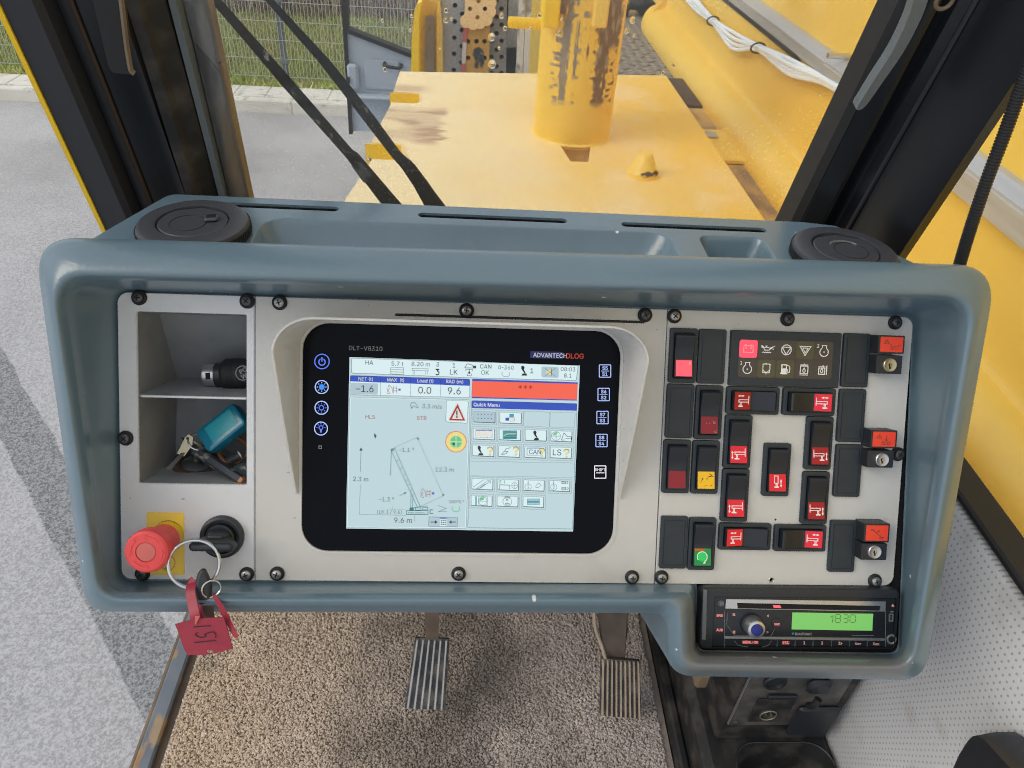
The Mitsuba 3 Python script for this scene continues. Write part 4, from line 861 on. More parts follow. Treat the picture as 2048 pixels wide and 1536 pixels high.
# the display
SA = lambda x, y: (680 + x / 3.939, 690 + y / 3.939)
SB = lambda x, y: (920 + x / 3.9375, 690 + y / 3.9375)
s0 = Ink(-.0003); s0.poly([(699, 714), (1160, 731), (1146, 1063), (692, 1057)], 'g_pale', 1)
dpk = obj('display', cat(s0.m['g_pale']), 'bezel_glass', mo, smooth=False, face=True, emitter=glow((.47, .61, .64), LIT))
A_ = Ink(-.0003, SA); B_ = Ink(-.0003, SB)
def rnd(k, pts, col, lay, r=8): k.geom(Polygon(pts).buffer(-r).buffer(r, quad_segs=4), col, lay)
def frame(k, pts, col, wd, lay, r=8): g = Polygon(pts).buffer(-r).buffer(r, quad_segs=4); k.geom(g.difference(g.buffer(-wd)), col, lay)
DKT = 'screen_line'; mat('screen_line', (.045, .075, .085), .5)
# top bar
rnd(A_, [(92, 102), (1103, 133), (1878 / 1 - 945 + 945, 160), (1862, 280), (1103, 262), (92, 222)], 'g_white', 2)
frame(A_, [(92, 102), (1103, 133), (1878, 160), (1862, 280), (1103, 262), (92, 222)], 'screen_line', 3, 3)
for t_, x, y, h in (('HA', 231, 155, 34), ('5.7 t', 452, 164, 33), ('8.20 m', 636, 167, 33), ('3', 770, 170, 33), ('1', 897, 178, 36), ('LK', 896, 233, 40)):
    A_.text(t_, x, y, h, 'screen_line', 4, 1.8, False, True)
for i in range(4): A_.line([(400, 177 + i * 17), (503, 180 + i * 17)], 3, 'screen_line', 4)
for x in (400, 503): A_.line([(x, 177), (x, 230)], 3, 'screen_line', 4)
A_.line([(568, 184), (694, 188), (694, 204), (568, 200), (568, 184)], 3, 'screen_line', 4)
for x in (576, 588, 676, 688): A_.line([(x, 202), (x, 233)], 2.5, 'screen_line', 4)
A_.rect(754, 188, 782, 197, 'black_ink', 4); A_.line([(768, 196), (768, 206), (780, 214), (778, 230), (766, 236), (754, 230)], 8, 'black_ink', 4)
A_.line([(1072, 178), (1050, 178), (1046, 160), (1012, 148), (1000, 150), (983, 180), (1072, 182)], 4, 'screen_line', 4); A_.rect(1050, 163, 1072, 180, 'screen_line', 4)
A_.line([(992, 204), (992, 190), (1044, 192), (1044, 206)], 4, 'screen_line', 4); A_.circ(1018, 218, 9, 'screen_line', 4); A_.line([(1018, 192), (1018, 214)], 4, 'screen_line', 4); A_.line([(1002, 226), (1002, 242), (1034, 243), (1034, 226)], 4, 'screen_line', 4)
for t_, x, y, h, c_ in (('CAN', 202, 185, 32, 'black_ink'), ('OK', 197, 234, 34, 'screen_green'), ('0–360', 362, 192, 30, 'screen_line'), ('1', 565, 222, 38, 'black_ink'), ('08:03', 850, 206, 31, 'screen_line'), ('8.1', 848, 256, 31, 'screen_line')):
    if c_ == 'screen_green' and c_ not in scene: mat('screen_green', (.02, .22, .10), .5)
    B_.text(t_, x, y, h, c_, 4, 1.8, False, True)
B_.line([(332, 210), (330, 232), (348, 250), (376, 251), (392, 236), (390, 214)], 3, 'screen_line', 4)
def joystick(k, x, y, s, lay=5):
    k.poly([(x - 12 * s, y - 40 * s), (x + 4 * s, y - 42 * s), (x + 14 * s, y - 28 * s), (x + 8 * s, y - 12 * s), (x + 22 * s, y + 14 * s), (x + 12 * s, y + 18 * s), (x - 6 * s, y - 8 * s), (x - 14 * s, y - 22 * s)], 'black_ink', lay)
    k.poly([(x + 0 * s, y + 18 * s), (x + 28 * s, y + 18 * s), (x + 34 * s, y + 36 * s), (x - 12 * s, y + 36 * s)], 'black_ink', lay)
joystick(B_, 495, 205, 1.0)
rnd(B_, [(642, 168), (778, 174), (776, 260), (640, 254)], 'g_mid', 3, 14); B_.poly([(680, 205), (694, 205), (714, 186), (716, 242), (694, 224), (680, 224)], 'g_yellow', 4)
for a in ((668, 182, 752, 248), (752, 182, 668, 246)): B_.line([a[:2], a[2:]], 2.5, 'screen_line', 5)
B_.line([(716, 184), (722, 214), (716, 244)], 4, 'black_ink', 5)
# value row
rnd(A_, [(80, 238), (1024, 272), (1022, 415), (78, 393)], 'g_white', 2, 14)
rnd(A_, [(80, 238), (1024, 268), (1024, 322), (80, 286)], 'g_blue', 3, 10)
rnd(A_, [(86, 296), (302, 302), (298, 392), (84, 388)], 'g_mid', 3, 12)
frame(A_, [(80, 238), (1024, 272), (1022, 415), (78, 393)], 'screen_line', 2.5, 4, 14)
for x in (318, 554, 790): A_.line([(x + 2, 248 + (x - 80) * .036), (x, 400 + (x - 318) * .022)], 2.5, 'black_ink', 4)
for t_, x, y in (('NET (t)', 202, 280), ('MAX  (t)', 438, 288), ('Load (t)', 672, 295), ('RAD (m)', 903, 301)): A_.text(t_, x, y, 26, 'white_ink', 4, 1.8, True, True)
for t_, x, y, h in (('–1.6', 194, 370, 52), ('0.0', 667, 382, 52), ('9.6', 900, 388, 54)): A_.text(t_, x, y, h, 'black_ink', 4, 1.5, False, True)
mat('screen_red', (.42, .03, .03), .5)
def nocrane(x, y):
    for a, b in (((x, y + 38), (x + 24, y + 2)), ((x, y + 2), (x + 24, y + 38)), ((x + 4, y + 42), (x + 30, y + 46)), ((x + 54, y - 16), (x + 52, y + 44)), ((x + 78, y - 14), (x + 76, y + 44)), ((x + 50, y), (x + 84, y + 2)), ((x + 50, y + 22), (x + 84, y + 24))): A_.line([a, b], 3.5, 'screen_red', 5)
    A_.line([(x + 18, y - 24), (x + 10, y - 4), (x + 18, y - 24), (x + 44, y + 4), (x + 44, y + 40)], 3, 'black_ink', 5); A_.rect(x + 92, y + 6, x + 110, y + 22, 'g_blue', 5)
nocrane(368, 338); nocrane(632, 1154)
# crane sketch pane
rnd(A_, [(80, 412), (1022, 434), (990, 1440), (52, 1432)], 'g_pane', 2, 12) if False else None
frame(A_, [(80, 412), (1022, 434), (990, 1442), (54, 1436)], 'g_white', 5, 2, 12); frame(A_, [(76, 408), (1026, 430), (994, 1446), (50, 1440)], 'screen_line', 2, 2, 12)
A_.text('3.3 m/s', 725, 500, 32, 'screen_line', 4, 1.8, False, True)
A_.line([(556, 470), (566, 452), (592, 456), (616, 490), (600, 492), (580, 478), (564, 500), (556, 470), (566, 502)], 3.5, 'screen_line', 4)
A_.text('HLS', 238, 581, 30, 'screen_red', 4, 1.5, False, True); A_.text('STB', 643, 590, 30, 'screen_red', 4, 1.5, False, True)
rnd(A_, [(838, 433), (1012, 440), (1004, 618), (832, 606)], 'g_white', 3, 12); frame(A_, [(838, 433), (1012, 440), (1004, 618), (832, 606)], 'screen_line', 2.5, 4, 12)
A_.geom(Polygon([(926, 446), (1000, 602), (846, 596)]), 'white_ink', 4); g = Polygon([(926, 464), (986, 596), (858, 592)]); A_.geom(g.difference(Polygon([(925, 494), (968, 584), (880, 581)])), 'screen_red', 6); A_.text('!', 921, 572, 56, 'black_ink', 7, 0, True, True)
A_.circ(914, 762, 84, 'g_red', 3); A_.circ(914, 762, 79, 'g_yellow', 4); A_.circ(914, 762, 46, 'g_green', 5); A_.line([(914, 684), (914, 808)], 5, 'white_ink', 6); A_.line([(868, 762), (962, 763)], 5, 'white_ink', 6); A_.circ(896, 778, 9, 'black_ink', 7)
A_.poly([(270, 694), (292, 718), (280, 718), (286, 733), (279, 734), (274, 722), (270, 728)], 'black_ink', 5)
A_.line([(166, 830), (162, 1000)], 3, 'screen_line', 4); A_.poly([(166, 806), (153, 832), (180, 832)], 'screen_line', 4); A_.text('2.3 m', 163, 1073, 34, 'screen_line', 4, 1.5, False, True); A_.line([(160, 1095), (154, 1336), (1 * 520, 1340)], 2, 'screen_line', 4)
A_.line([(415, 815), (620, 722)], 2, 'screen_line', 4); A_.line([(610, 730), (815, 1188), (632, 1272)], 2, 'screen_line', 4)
for x, y, r in ((613, 738, 1), (812, 1182, -1)): A_.poly([(x - 8, y - 8 * r), (x + 14, y - 2), (x - 2, y + 10 * r)], 'screen_line', 5)
mat('screen_teal', (.03, .17, .21), .5)
A_.line([(404, 818), (400, 1010)], 4, 'screen_teal', 4); A_.circ(398, 1018, 8, 'screen_teal', 4, 2.5)
for a, b in (((404, 832), (606, 1268)), ((430, 812), (632, 1272)), ((398, 820), (440, 816)), ((444, 915), (470, 903)), ((472, 975), (498, 963)), ((500, 1028), (522, 1016)), ((516, 1070), (540, 1058)), ((532, 1104), (556, 1094)), ((548, 1146), (572, 1134)), ((560, 1150), (558, 1290)), ((576, 1165), (572, 1290)), ((548, 1300), (600, 1276)), ((600, 1276), (690, 1268))): A_.line([a, b], 4, 'screen_teal', 4)
A_.rect(404, 822, 424, 834, 'screen_teal', 4); A_.text('–1.1 °', 524, 842, 32, 'screen_line', 4, 1, False, True); A_.text('12.3 m', 824, 998, 33, 'screen_line', 4, 1, False, True)
A_.rect(522, 1302, 696, 1338, 'screen_teal', 4, 0, 5); A_.rect(592, 1280, 640, 1302, 'screen_teal', 4, 0, 4); A_.rect(650, 1276, 694, 1300, 'screen_teal', 4, 0, 4); A_.rect(548, 1280, 580, 1302, 'screen_teal', 4)
for x in (545, 570, 604, 628, 655): A_.circ(x, 1326, 11, 'screen_teal', 5, 3)
A_.line([(734, 1298), (710, 1298), (710, 1326), (734, 1326)], 6, 'screen_teal', 4); A_.line([(468, 1188), (510, 1166)], 3, 'screen_line', 4); A_.poly([(526, 1160), (502, 1160), (510, 1178)], 'screen_teal', 4)
A_.text('–1.3 °', 366, 1232, 32, 'screen_line', 4, 1, False, True); A_.text('(LK 1 / 9.6)', 390, 1328, 27, 'screen_line', 4, 1, False, True); A_.line([(372, 1296), (520, 1298)], 1.5, 'screen_line', 4); A_.line([(416, 1292), (418, 1264)], 1.5, 'screen_line', 4)
A_.text('9.6 m', 497, 1400, 40, 'black_ink', 4, 1, False, True); A_.line([(590, 1340), (590, 1390)], 2.5, 'screen_line', 4)
A_.text("180°0 °", 918, 1246, 24, 'screen_line', 4, 1, False, True); A_.line([(888, 1270), (882, 1292), (898, 1312), (928, 1313), (944, 1296), (940, 1272)], 6, 'g_green', 4)
A_.line([(772, 1264), (836, 1286), (776, 1312), (838, 1310)], 3, 'screen_line', 4)
rnd(A_, [(700, 1352), (930, 1358), (926, 1434), (698, 1428)], 'g_mid', 3, 6); frame(A_, [(700, 1352), (930, 1358), (926, 1434), (698, 1428)], 'screen_line', 2.5, 4, 6)
for x, s in ((714, 1), (912, -1)): A_.rect(min(x, x + s * 34), 1391, max(x, x + s * 34), 1397, 'black_ink', 5); A_.poly([(x + s * 34, 1380), (x + s * 54, 1394), (x + s * 34, 1408)], 'black_ink', 5)
A_.rect(787, 1362, 840, 1426, 'g_white', 5); A_.rect(787, 1360, 840, 1368, 'g_blue', 6)
for i in range(3):
    for j in range(3): A_.rect(794 + 15 * i, 1376 + 16 * j, 804 + 15 * i, 1384 + 16 * j, 'screen_line', 6)
# alarm bar and quick menu
B_.poly([(96, 266), (928, 294), (920, 438), (92, 418)], 'g_blue', 2); B_.poly([(96, 283), (926, 306), (920, 430), (95, 408)], 'g_orange', 3)
for i in range(3): B_.text('*', 474 + 41 * i, 372 + i, 58, 'screen_red', 5, 0, False, True)
frame(B_, [(90, 436), (922, 460), (888, 1450), (60, 1440)], 'screen_line', 2.5, 2, 10)
rnd(B_, [(94, 438), (920, 462), (920, 518), (92, 496)], 'g_blue', 3, 8); B_.text('Quick Menu', 104, 481, 27, 'white_ink', 5, 1.6, True)
def cell(x0, y0, x1, y1, col='g_white'):
    frame(B_, [(x0 - 10, y0 - 14), (x1 + 12, y0 - 8), (x1 + 10, y1 + 22), (x0 - 12, y1 + 16)], 'screen_line', 1.5, 2, 2)
    rnd(B_, [(x0, y0), (x1, y0 + 8), (x1 - 2, y1 + 8), (x0 - 2, y1)], 'screen_line', 3, 5); rnd(B_, [(x0 + 2, y0 + 2), (x1 - 5, y0 + 9), (x1 - 7, y1 + 2), (x0 + 1, y1 - 5)], col, 4, 4)
cell(109, 520, 280, 608, 'g_mid'); cell(314, 528, 486, 616)
frame(B_, [(504, 520), (706, 528), (702, 648), (500, 640)], 'screen_line', 1.5, 2, 2); frame(B_, [(710, 526), (908, 534), (902, 654), (706, 646)], 'screen_line', 1.5, 2, 2)
for i in range(2): B_.text('· · · · ·', 194, 562 + 32 * i, 34, 'screen_line', 6, 1.5, True, True)
B_.rect(388, 542, 424, 568, 'g_teal', 6); B_.rect(358, 572, 386, 596, 'g_blue', 6); B_.poly([(380, 570), (430, 572), (432, 598), (390, 598)], 'white_ink', 6); B_.line([(382, 570), (430, 574), (430, 598), (392, 600)], 2, 'screen_line', 7)
cell(104, 654, 276, 742); cell(309, 660, 481, 748); cell(514, 664, 684, 752); cell(716, 672, 884, 758)
B_.rect(124, 668, 252, 726, 'white_ink', 6, 0, 0); B_.rect(124, 668, 252, 674, 'g_blue', 7); B_.rect(122, 666, 254, 728, 'screen_line', 5)
B_.rect(337, 672, 448, 740, 'g_teal', 6); B_.line([(345, 715), (370, 700), (442, 698)], 5, 'g_yellow', 7); B_.line([(352, 684), (442, 686), (442, 716), (352, 714)], 3, 'screen_line', 7); B_.line([(345, 730), (440, 730)], 8, 'screen_teal', 7)
joystick(B_, 590, 714, .95, 6)
B_.circ(756, 716, 36, 'screen_line', 6, 2.5); B_.line([(720, 716), (792, 717)], 2.5, 'screen_line', 6); B_.line([(756, 680), (756, 752)], 2.5, 'screen_line', 6); B_.poly([(730, 712), (738, 690), (770, 682), (762, 702)], 'g_green', 7); B_.line([(800, 746), (818, 692), (845, 720), (876, 722), (876, 750)], 4, 'screen_line', 6); B_.line([(796, 748), (824, 748)], 4, 'screen_line', 6); B_.line([(830, 736), (872, 738)], 4, 'screen_line', 6)
cell(100, 786, 270, 874); cell(305, 791, 474, 880); cell(510, 796, 678, 886); cell(712, 802, 880, 890)
joystick(B_, 152, 834, .95, 6); B_.line([(326, 862), (348, 838), (376, 836), (362, 856), (326, 862)], 4, 'screen_line', 6); B_.line([(350, 836), (364, 816), (400, 808)], 4, 'screen_line', 6)
B_.rect(526, 810, 640, 868, 'screen_line', 5, 0, 3); B_.rect(526, 808, 634, 814, 'g_blue', 6); B_.text('CAN', 590, 858, 34, 'black_ink', 6, 1.5, False, True); B_.text('LS', 764, 868, 46, 'black_ink', 6, 1.5, False, True)
for x, y in ((236, 866), (439, 866), (645, 876), (838, 884)): B_.text('?', x, y, 64, 'screen_line', 7, 0, True, True, 1.12); B_.text('?', x - 1, y - 2, 58, 'g_yellow', 8, 0, True, True, 1.1)
for y in (915, 1030): B_.line([(82, y), (888, y + 14)], 1.5, 'screen_line', 2)
cell(94, 1050, 262, 1136); cell(298, 1056, 464, 1142); cell(500, 1060, 666, 1146); cell(704, 1066, 868, 1150)
B_.line([(104, 1118), (184, 1062)], 3, 'black_ink', 6); B_.line([(130, 1130), (222, 1064), (240, 1070), (156, 1130), (130, 1130)], 3, 'screen_line', 6); B_.poly([(150, 1126), (196, 1092), (206, 1096), (166, 1126)], 'g_teal', 6); B_.line([(240, 1072), (242, 1092)], 3, 'screen_line', 6)
B_.text('F', 319, 1090, 24, 'screen_green', 6, 0, True, True); B_.line([(352, 1064), (352, 1090)], 4, 'screen_green', 6); B_.line([(312, 1134), (312, 1100), (392, 1103), (392, 1136)], 4, 'screen_line', 6); B_.circ(430, 1106, 24, 'screen_line', 6, 2.5); B_.line([(406, 1106), (454, 1106)], 2.5, 'screen_line', 6); B_.line([(430, 1082), (430, 1130)], 2.5, 'screen_line', 6)
for x, t_ in ((536, '1'), (738, '2')): B_.circ(x, 1118, 26, 'screen_line', 6, 2.5); B_.text(t_, x, 1130, 24, 'screen_line', 7, 0, False, True); B_.line([(x, 1068), (x, 1100)], 3.5, 'black_ink', 7)
B_.line([(594, 1112), (620, 1084), (640, 1104), (610, 1124), (594, 1122)], 3, 'screen_line', 6)
for y, t_ in ((1084, '1'), (1132, '2')): B_.rect(800, y - 12, 836, y + 10, 'screen_line', 6, 0, 4); B_.line([(800, y), (836, y)], 3, 'screen_line', 6); B_.text(t_, 848, y + 10, 22, 'screen_line', 6, 0, False, True)
cell(88, 1182, 256, 1266); cell(292, 1187, 460, 1270); cell(496, 1190, 662, 1274)
B_.rect(120, 1190, 132, 1266, 'g_teal', 6); B_.rect(144, 1190, 216, 1266, 'screen_line', 5, 0, 2.5); B_.circ(180, 1228, 34, 'screen_line', 6, 2.5); B_.poly([(152, 1226), (160, 1204), (192, 1196), (184, 1220)], 'g_green', 7); B_.line([(146, 1230), (214, 1230)], 2, 'screen_line', 6)
B_.circ(372, 1232, 36, 'screen_line', 6, 3); B_.rect(352, 1192, 392, 1206, 'screen_line', 6, 0, 3); B_.text('n', 372, 1228, 20, 'screen_line', 6, 0, True, True); B_.text('min', 372, 1256, 16, 'screen_line', 6, 0, True, True)
B_.rect(528, 1210, 628, 1258, 'g_teal', 5); B_.rect(532, 1214, 624, 1226, 'g_pale2' if False else 'g_mid', 6); B_.rect(532, 1242, 624, 1254, 'g_mid', 6)
for k_ in (A_, B_):
    pass
for c_, ms in B_.m.items(): A_.m.setdefault(c_, []).extend(ms)
A_.done(dpk, 'screen_graphic')

# ================================================================== ROCKER SWITCHES (local frame: x right, y up, z out)
def slab(prof, hw, c=.0006):                              # profile (y, z) extruded across x with softened sides
    p = np.array(prof); ctr = p.mean(0); lp = []
    for x, k in ((-hw, 1), (-hw + c, 0), (hw - c, 0), (hw, 1)):
        q = ctr + (p - ctr) * (1 - k * c / (np.abs(p - ctr).max(0))); lp.append(np.c_[np.full(len(q), x), q])
    m = loft(lp); m.fix_normals(); return m
SW, SH = .0130, .0254
fr_ = fromM3(solid(rbox(0, 0, SW, SH, -.002, .0042, .0022, .0010)) - M3(ext(sbox(-.0093, -.0212, .0093, .0212).buffer(-.001).buffer(.001), .0008, .01)) - M3(ext(sbox(-.0099, -.0218, .0099, .0218), .0036, .01)))
d_frame = mikit.ply(fr_, 'blank_plastic', smooth=35)
rprof = [(-.0204, .001), (-.0204, .0072), (-.0196, .0084), (-.0030, .0058), (.0, .0058), (.0080, .0072), (.0168, .0106), (.0186, .0108), (.0200, .0098), (.0204, .0080), (.0204, .001)]
rprof2 = [(-.0204, .001), (-.0204, .0098), (-.0192, .0108), (-.0170, .0104), (-.0030, .0064), (.0, .0060), (.0080, .0058), (.0168, .0062), (.0190, .0062), (.0204, .0052), (.0204, .001)]
d_rock = mikit.ply(slab(rprof, .0088), 'black_satin', smooth=30)
bl = fromM3(solid(rbox(0, 0, SW, SH, -.002, .0036, .0022, .0010)) - (M3(ext(sbox(-.0100, -.0218, .0100, .0218).buffer(-.001).buffer(.001), .0030, .01)) - M3(ext(sbox(-.0096, -.0214, .0096, .0214).buffer(-.001).buffer(.001), .0, .02))))
d_blank = mikit.ply(bl, 'blank_plastic', smooth=35)
LZ = lambda y: .0084 + (y + .0196) / .0166 * (.0058 - .0084)      # the lens facet
LY0, LY1, LX = -.0193, -.0036, .0080
def lens_mesh(x0=-LX, x1=LX, y0=LY0, y1=LY1, up=.0003):
    return tm([(x0, y0, LZ(y0) - .001), (x1, y0, LZ(y0) - .001), (x1, y1, LZ(y1) - .001), (x0, y1, LZ(y1) - .001), (x0, y0, LZ(y0) + up), (x1, y0, LZ(y0) + up), (x1, y1, LZ(y1) + up), (x0, y1, LZ(y1) + up)],
              [[0, 2, 1], [0, 3, 2], [4, 5, 6], [4, 6, 7], [0, 1, 5], [0, 5, 4], [1, 2, 6], [1, 6, 5], [2, 3, 7], [2, 7, 6], [3, 0, 4], [3, 4, 7]])
d_lens = {c: mikit.ply(lens_mesh(), c) for c in ('lens_red', 'lens_dark_red', 'lens_maroon', 'lens_yellow', 'lens_green')}
LC = (LY0 + LY1) / 2
def sym(geoms, rot=0.0):                                 # drawn upright in -1..1, laid on the lens facet
    g = affinity.rotate(unary_union(geoms), rot, origin=(0, 0)); m = ext(g, 0, 1); v = m.vertices
    y = LC + v[:, 1] * .0077; m.vertices = np.c_[v[:, 0] * .0077, y, LZ(y) + .00032 + v[:, 2] * .00012]; return m
ln = lambda pts, w=.085: LineString(pts).buffer(w / 2, cap_style=2, join_style=2)
def arrow(a, b, w=.10, h=.26):
    a, b = np.array(a, float), np.array(b, float); d = (b - a) / np.linalg.norm(b - a); n = np.array([-d[1], d[0]])
    return [ln([a + d * h * .8, b - d * h * .8], w)] + [Polygon([e, e - s * d * h + n * h * .55, e - s * d * h - n * h * .55]) for e, s in ((a, -1), (b, 1))]
def outrigger(mode, mx):
    if mode == 'c': g = [ln([(-.38, .80), (.06, .80), (.06, -.08), (-.38, -.08), (-.38, .80)]), ln([(-.20, -.08), (-.20, -.5)]), ln([(-.06, -.08), (-.06, -.5)]), ln([(-.42, -.55), (.16, -.55)], .16)] + arrow((.42, -.56), (.42, .40))
    else:
        y0 = .18 if mode == 'v' else .02
        g = [ln([(.80, y0 + .58), (.80, y0 - .42)]), ln([(.80, y0 + .12), (-.48, y0 + .12), (-.48, y0 - .17), (.80, y0 - .17)]), ln([(-.30, y0 - .17), (-.30, y0 - .62)]), ln([(-.16, y0 - .17), (-.16, y0 - .62)]), ln([(-.52, y0 - .68), (.06, y0 - .68)], .16)]
        g += arrow((-.80, -.58), (-.80, .44)) if mode == 'v' else arrow((-.62, .60), (.22, .60))
    return [affinity.scale(q, mx, 1, origin=(0, 0)) for q in g]
GR = 'rocker switches on the right panel'
def switch(px, py, rot, lens, label, symbol=None, ink='white_ink'):
    q = P(px, py, .002); A = PANEL @ TR(q[0], q[1], 0) @ RZ(rot)
    t = thing('rocker_switch', label, 'switch', GR)
    obj('frame', d_frame, None, t, A=A); rk = obj('rocker', d_rock, None, t, A=A)
    l = obj('lens', d_lens[lens], None, t, A=A)
    if symbol: obj('symbol', sym(symbol, -rot), ink, l, A=A, smooth=False)
    return t, l, A
for px, py, rot, ln_, md, mx, lab in (
        (1474.7, 883, 0, 'lens_red', 'v', 1, 'upper left upright rocker with red lens and vertical arrow sign'), (1469, 990, 0, 'lens_red', 'v', 1, 'lower left upright rocker with red lens and vertical arrow sign'),
        (1636.5, 886, 0, 'lens_maroon', 'v', -1, 'upper right upright rocker with dark red lens and vertical arrow sign'), (1629, 995, 0, 'lens_maroon', 'v', -1, 'lower right upright rocker with dark red lens and vertical arrow sign'),
        (1552, 939, 0, 'lens_red', 'c', 1, 'rocker standing alone in the middle of the ring of switches'),
        (1504.7, 801, -90, 'lens_maroon', 'h', 1, 'sideways rocker under the warning lamps, dark red lens at left'), (1617, 803.5, 90, 'lens_red', 'h', -1, 'sideways rocker under the warning lamps, red lens at right'),
        (1489, 1072.5, -90, 'lens_red', 'h', 1, 'bottom row sideways rocker with red lens at left'), (1599, 1075.5, 90, 'lens_red', 'h', -1, 'bottom row sideways rocker with red lens at right')):
    switch(px, py, rot, ln_, lab, outrigger(md, mx))
t, l, A = switch(1365.5, 711, 0, 'lens_dark_red', 'top left rocker switch with bright lit red lens')
obj('lit_window', lens_mesh(-.0074, .0074, LY0 + .0006, LY1 - .0006, .0006), 'lens_red', l, A=A, smooth=False, emitter=glow((1.0, .10, .13), LIT))
m = sym([Polygon([(.58, .40), (.82, .40), (.80, .52), (.74, .86), (.66, .86), (.60, .52)])]); m.vertices[:, 2] += .0005; obj('symbol', m, 'pink_ink', l, A=A, smooth=False)
t, l, A = switch(1416.5, 824.5, 0, 'lens_dark_red', 'rocker switch with a torn dark red sticker on its lens', [Point(-.35, .22).buffer(.06), Point(.05, .25).buffer(.05), ln([(.45, .55), (.55, .25), (.75, .2)], .06), ln([(.5, .2), (.8, .5)], .05), ln([(.55, -.75), (.85, -.9)], .07), ln([(.75, -.7), (.9, -.6)], .05)], 'grey_ink')
switch(1352, 932.5, 0, 'lens_dark_red', 'rocker switch with plain dark red lens beside the yellow one')
switch(1410, 934, 0, 'lens_yellow', 'rocker switch with scratched yellow lens', [ln([(.35, .8), (.75, .62), (.3, .42), (.9, .48)], .07), ln([(-.5, .2), (-.6, -.25)], .05), Point(-.45, .16).buffer(.09), Point(.1, .18).buffer(.08), Point(.6, -.62).buffer(.07), ln([(-.3, -.7), (.2, -.66)], .03)], 'brown_leather')
arc = [(-.05 + .62 * math.cos(a), .02 + .62 * math.sin(a)) for a in np.radians(np.linspace(215, -62, 30))]
t, l, A = switch(1403, 1087, 0, 'lens_green', 'bottom left rocker switch with green lens and round arrow', [ln(arc, .10), Polygon([(.02, -.78), (.36, -.74), (.30, -.40)])])
m = lens_mesh(-LX, LX * .2, LY1 - .0022, LY1, .0006); obj('amber_edge', m, 'lens_amber', l, A=A, smooth=False)
m = sym([Point(-.05, .02).buffer(.55)]); m.vertices[:, 2] -= .0001; obj('lit_disc', m, 'lens_green', l, A=A, smooth=False, emitter=glow((.01, .30, .05), LIT))
for px, py, lab in ((1423, 712.8, 'blank black switch cover left of the warning lamps'), (1359, 822, 'blank black switch cover beside the torn red rocker'), (1347, 1084.5, 'blank black switch cover left of the green rocker'),
                    (1711, 720.5, 'blank black switch cover right of the warning lamps'), (1702, 831, 'second blank black cover down, right of the sideways rockers'), (1695, 941, 'third blank black cover down, beside the middle key lock'), (1684, 1092, 'blank black cover in the lower right corner beside the lowest key lock')):
    q = P(px, py, .002); t = thing('blanking_cover', lab, 'switch cover', 'blank covers on the right panel'); obj('cover', d_blank, None, t, A=PANEL @ TR(q[0], q[1], 0))

# ================================================================== WARNING LAMPS
cl = thing('warning_lamps', 'black warning lamp cluster with ten symbols, the battery one lit red', 'warning lamps')
a, b, c, d = P(1461.5, 660, .004), P(1684, 666, .004), P(1676, 776, .004), P(1459, 771, .004)
x0, x1, y0, y1 = (a[0] + d[0]) / 2, (b[0] + c[0]) / 2, (c[1] + d[1]) / 2, (a[1] + b[1]) / 2
obj('case', rbox((x0 + x1) / 2, (y0 + y1) / 2, (x1 - x0) / 2, (y1 - y0) / 2, 0, .0050, .0012, .0010), 'blank_plastic', cl, face=True)
WZ = .0052
wa, wb, wc_, wd_ = P(1478, 678, WZ), P(1668, 683, WZ), P(1662, 760, WZ), P(1474.5, 754, WZ)
X0, X1, Y0, Y1 = (wa[0] + wd_[0]) / 2, (wb[0] + wc_[0]) / 2, (wc_[1] + wd_[1]) / 2, (wa[1] + wb[1]) / 2
obj('window', rbox((X0 + X1) / 2, (Y0 + Y1) / 2, (X1 - X0) / 2, (Y1 - Y0) / 2, .0048, WZ + .0004, .0030, .0004), 'window_brown', cl, face=True)
wn = Ink(WZ + .0004); cwid, chei = (X1 - X0) / 5, (Y1 - Y0) / 2
def ink_local(parent, cx, cy, s, geoms, z, col):
    g = unary_union(geoms); m = ext(g, 0, 1); v = m.vertices; m.vertices = np.c_[cx + v[:, 0] * s, cy + v[:, 1] * s, z + v[:, 2] * .0001]; obj('symbol', m, col, parent, smooth=False, face=True)
def loop_(pts, w=.10): return ln(list(pts) + [pts[0]], w)
def circle(x, y, r, w=.10): return Point(x, y).buffer(r).difference(Point(x, y).buffer(r - w))
battery = [loop_([(-.62, -.45), (.62, -.45), (.62, .38), (-.62, .38)], .09), ln([(-.5, .5), (-.25, .5)], .1), ln([(.25, .5), (.5, .5)], .1), ln([(-.45, .12), (-.2, .12)], .08), ln([(.2, .12), (.48, .12)], .08), ln([(.34, -.02), (.34, .26)], .08)]
oil = [ln([(-.75, .48), (-.5, .3), (-.4, -.1), (.2, -.1), (.78, .35), (.3, .15), (.1, .25), (-.45, .25), (-.8, .42), (-.7, .2), (-.5, .2)], .10), ln([(-.3, .42), (0, .42)], .1), ln([(-.15, .28), (-.15, .42)], .08), Point(.75, .05).buffer(.08), ln([(-.7, -.45), (-.55, -.35), (-.4, -.45), (-.25, -.35), (-.1, -.45), (.05, -.35), (.2, -.45), (.35, -.35), (.5, -.45)], .10)]
tri = [circle(0, 0, .70, .11), loop_([(-.58, .34), (.58, .34), (0, -.62)], .10)]
hazard = [loop_([(-.72, .52), (.72, .52), (0, -.68)], .10), loop_([(-.38, .30), (.38, .30), (0, -.30)], .09)]
eng = lambda: [circle(0, -.15, .62, .11).difference(sbox(-.26, .1, .26, .7)), ln([(-.26, .38), (-.26, .72), (-.36, .72), (.36, .72), (.26, .72), (.26, .38)], .10), ln([(-.12, -.15), (.12, -.15)], .06), ln([(0, -.27), (0, -.03)], .06)]
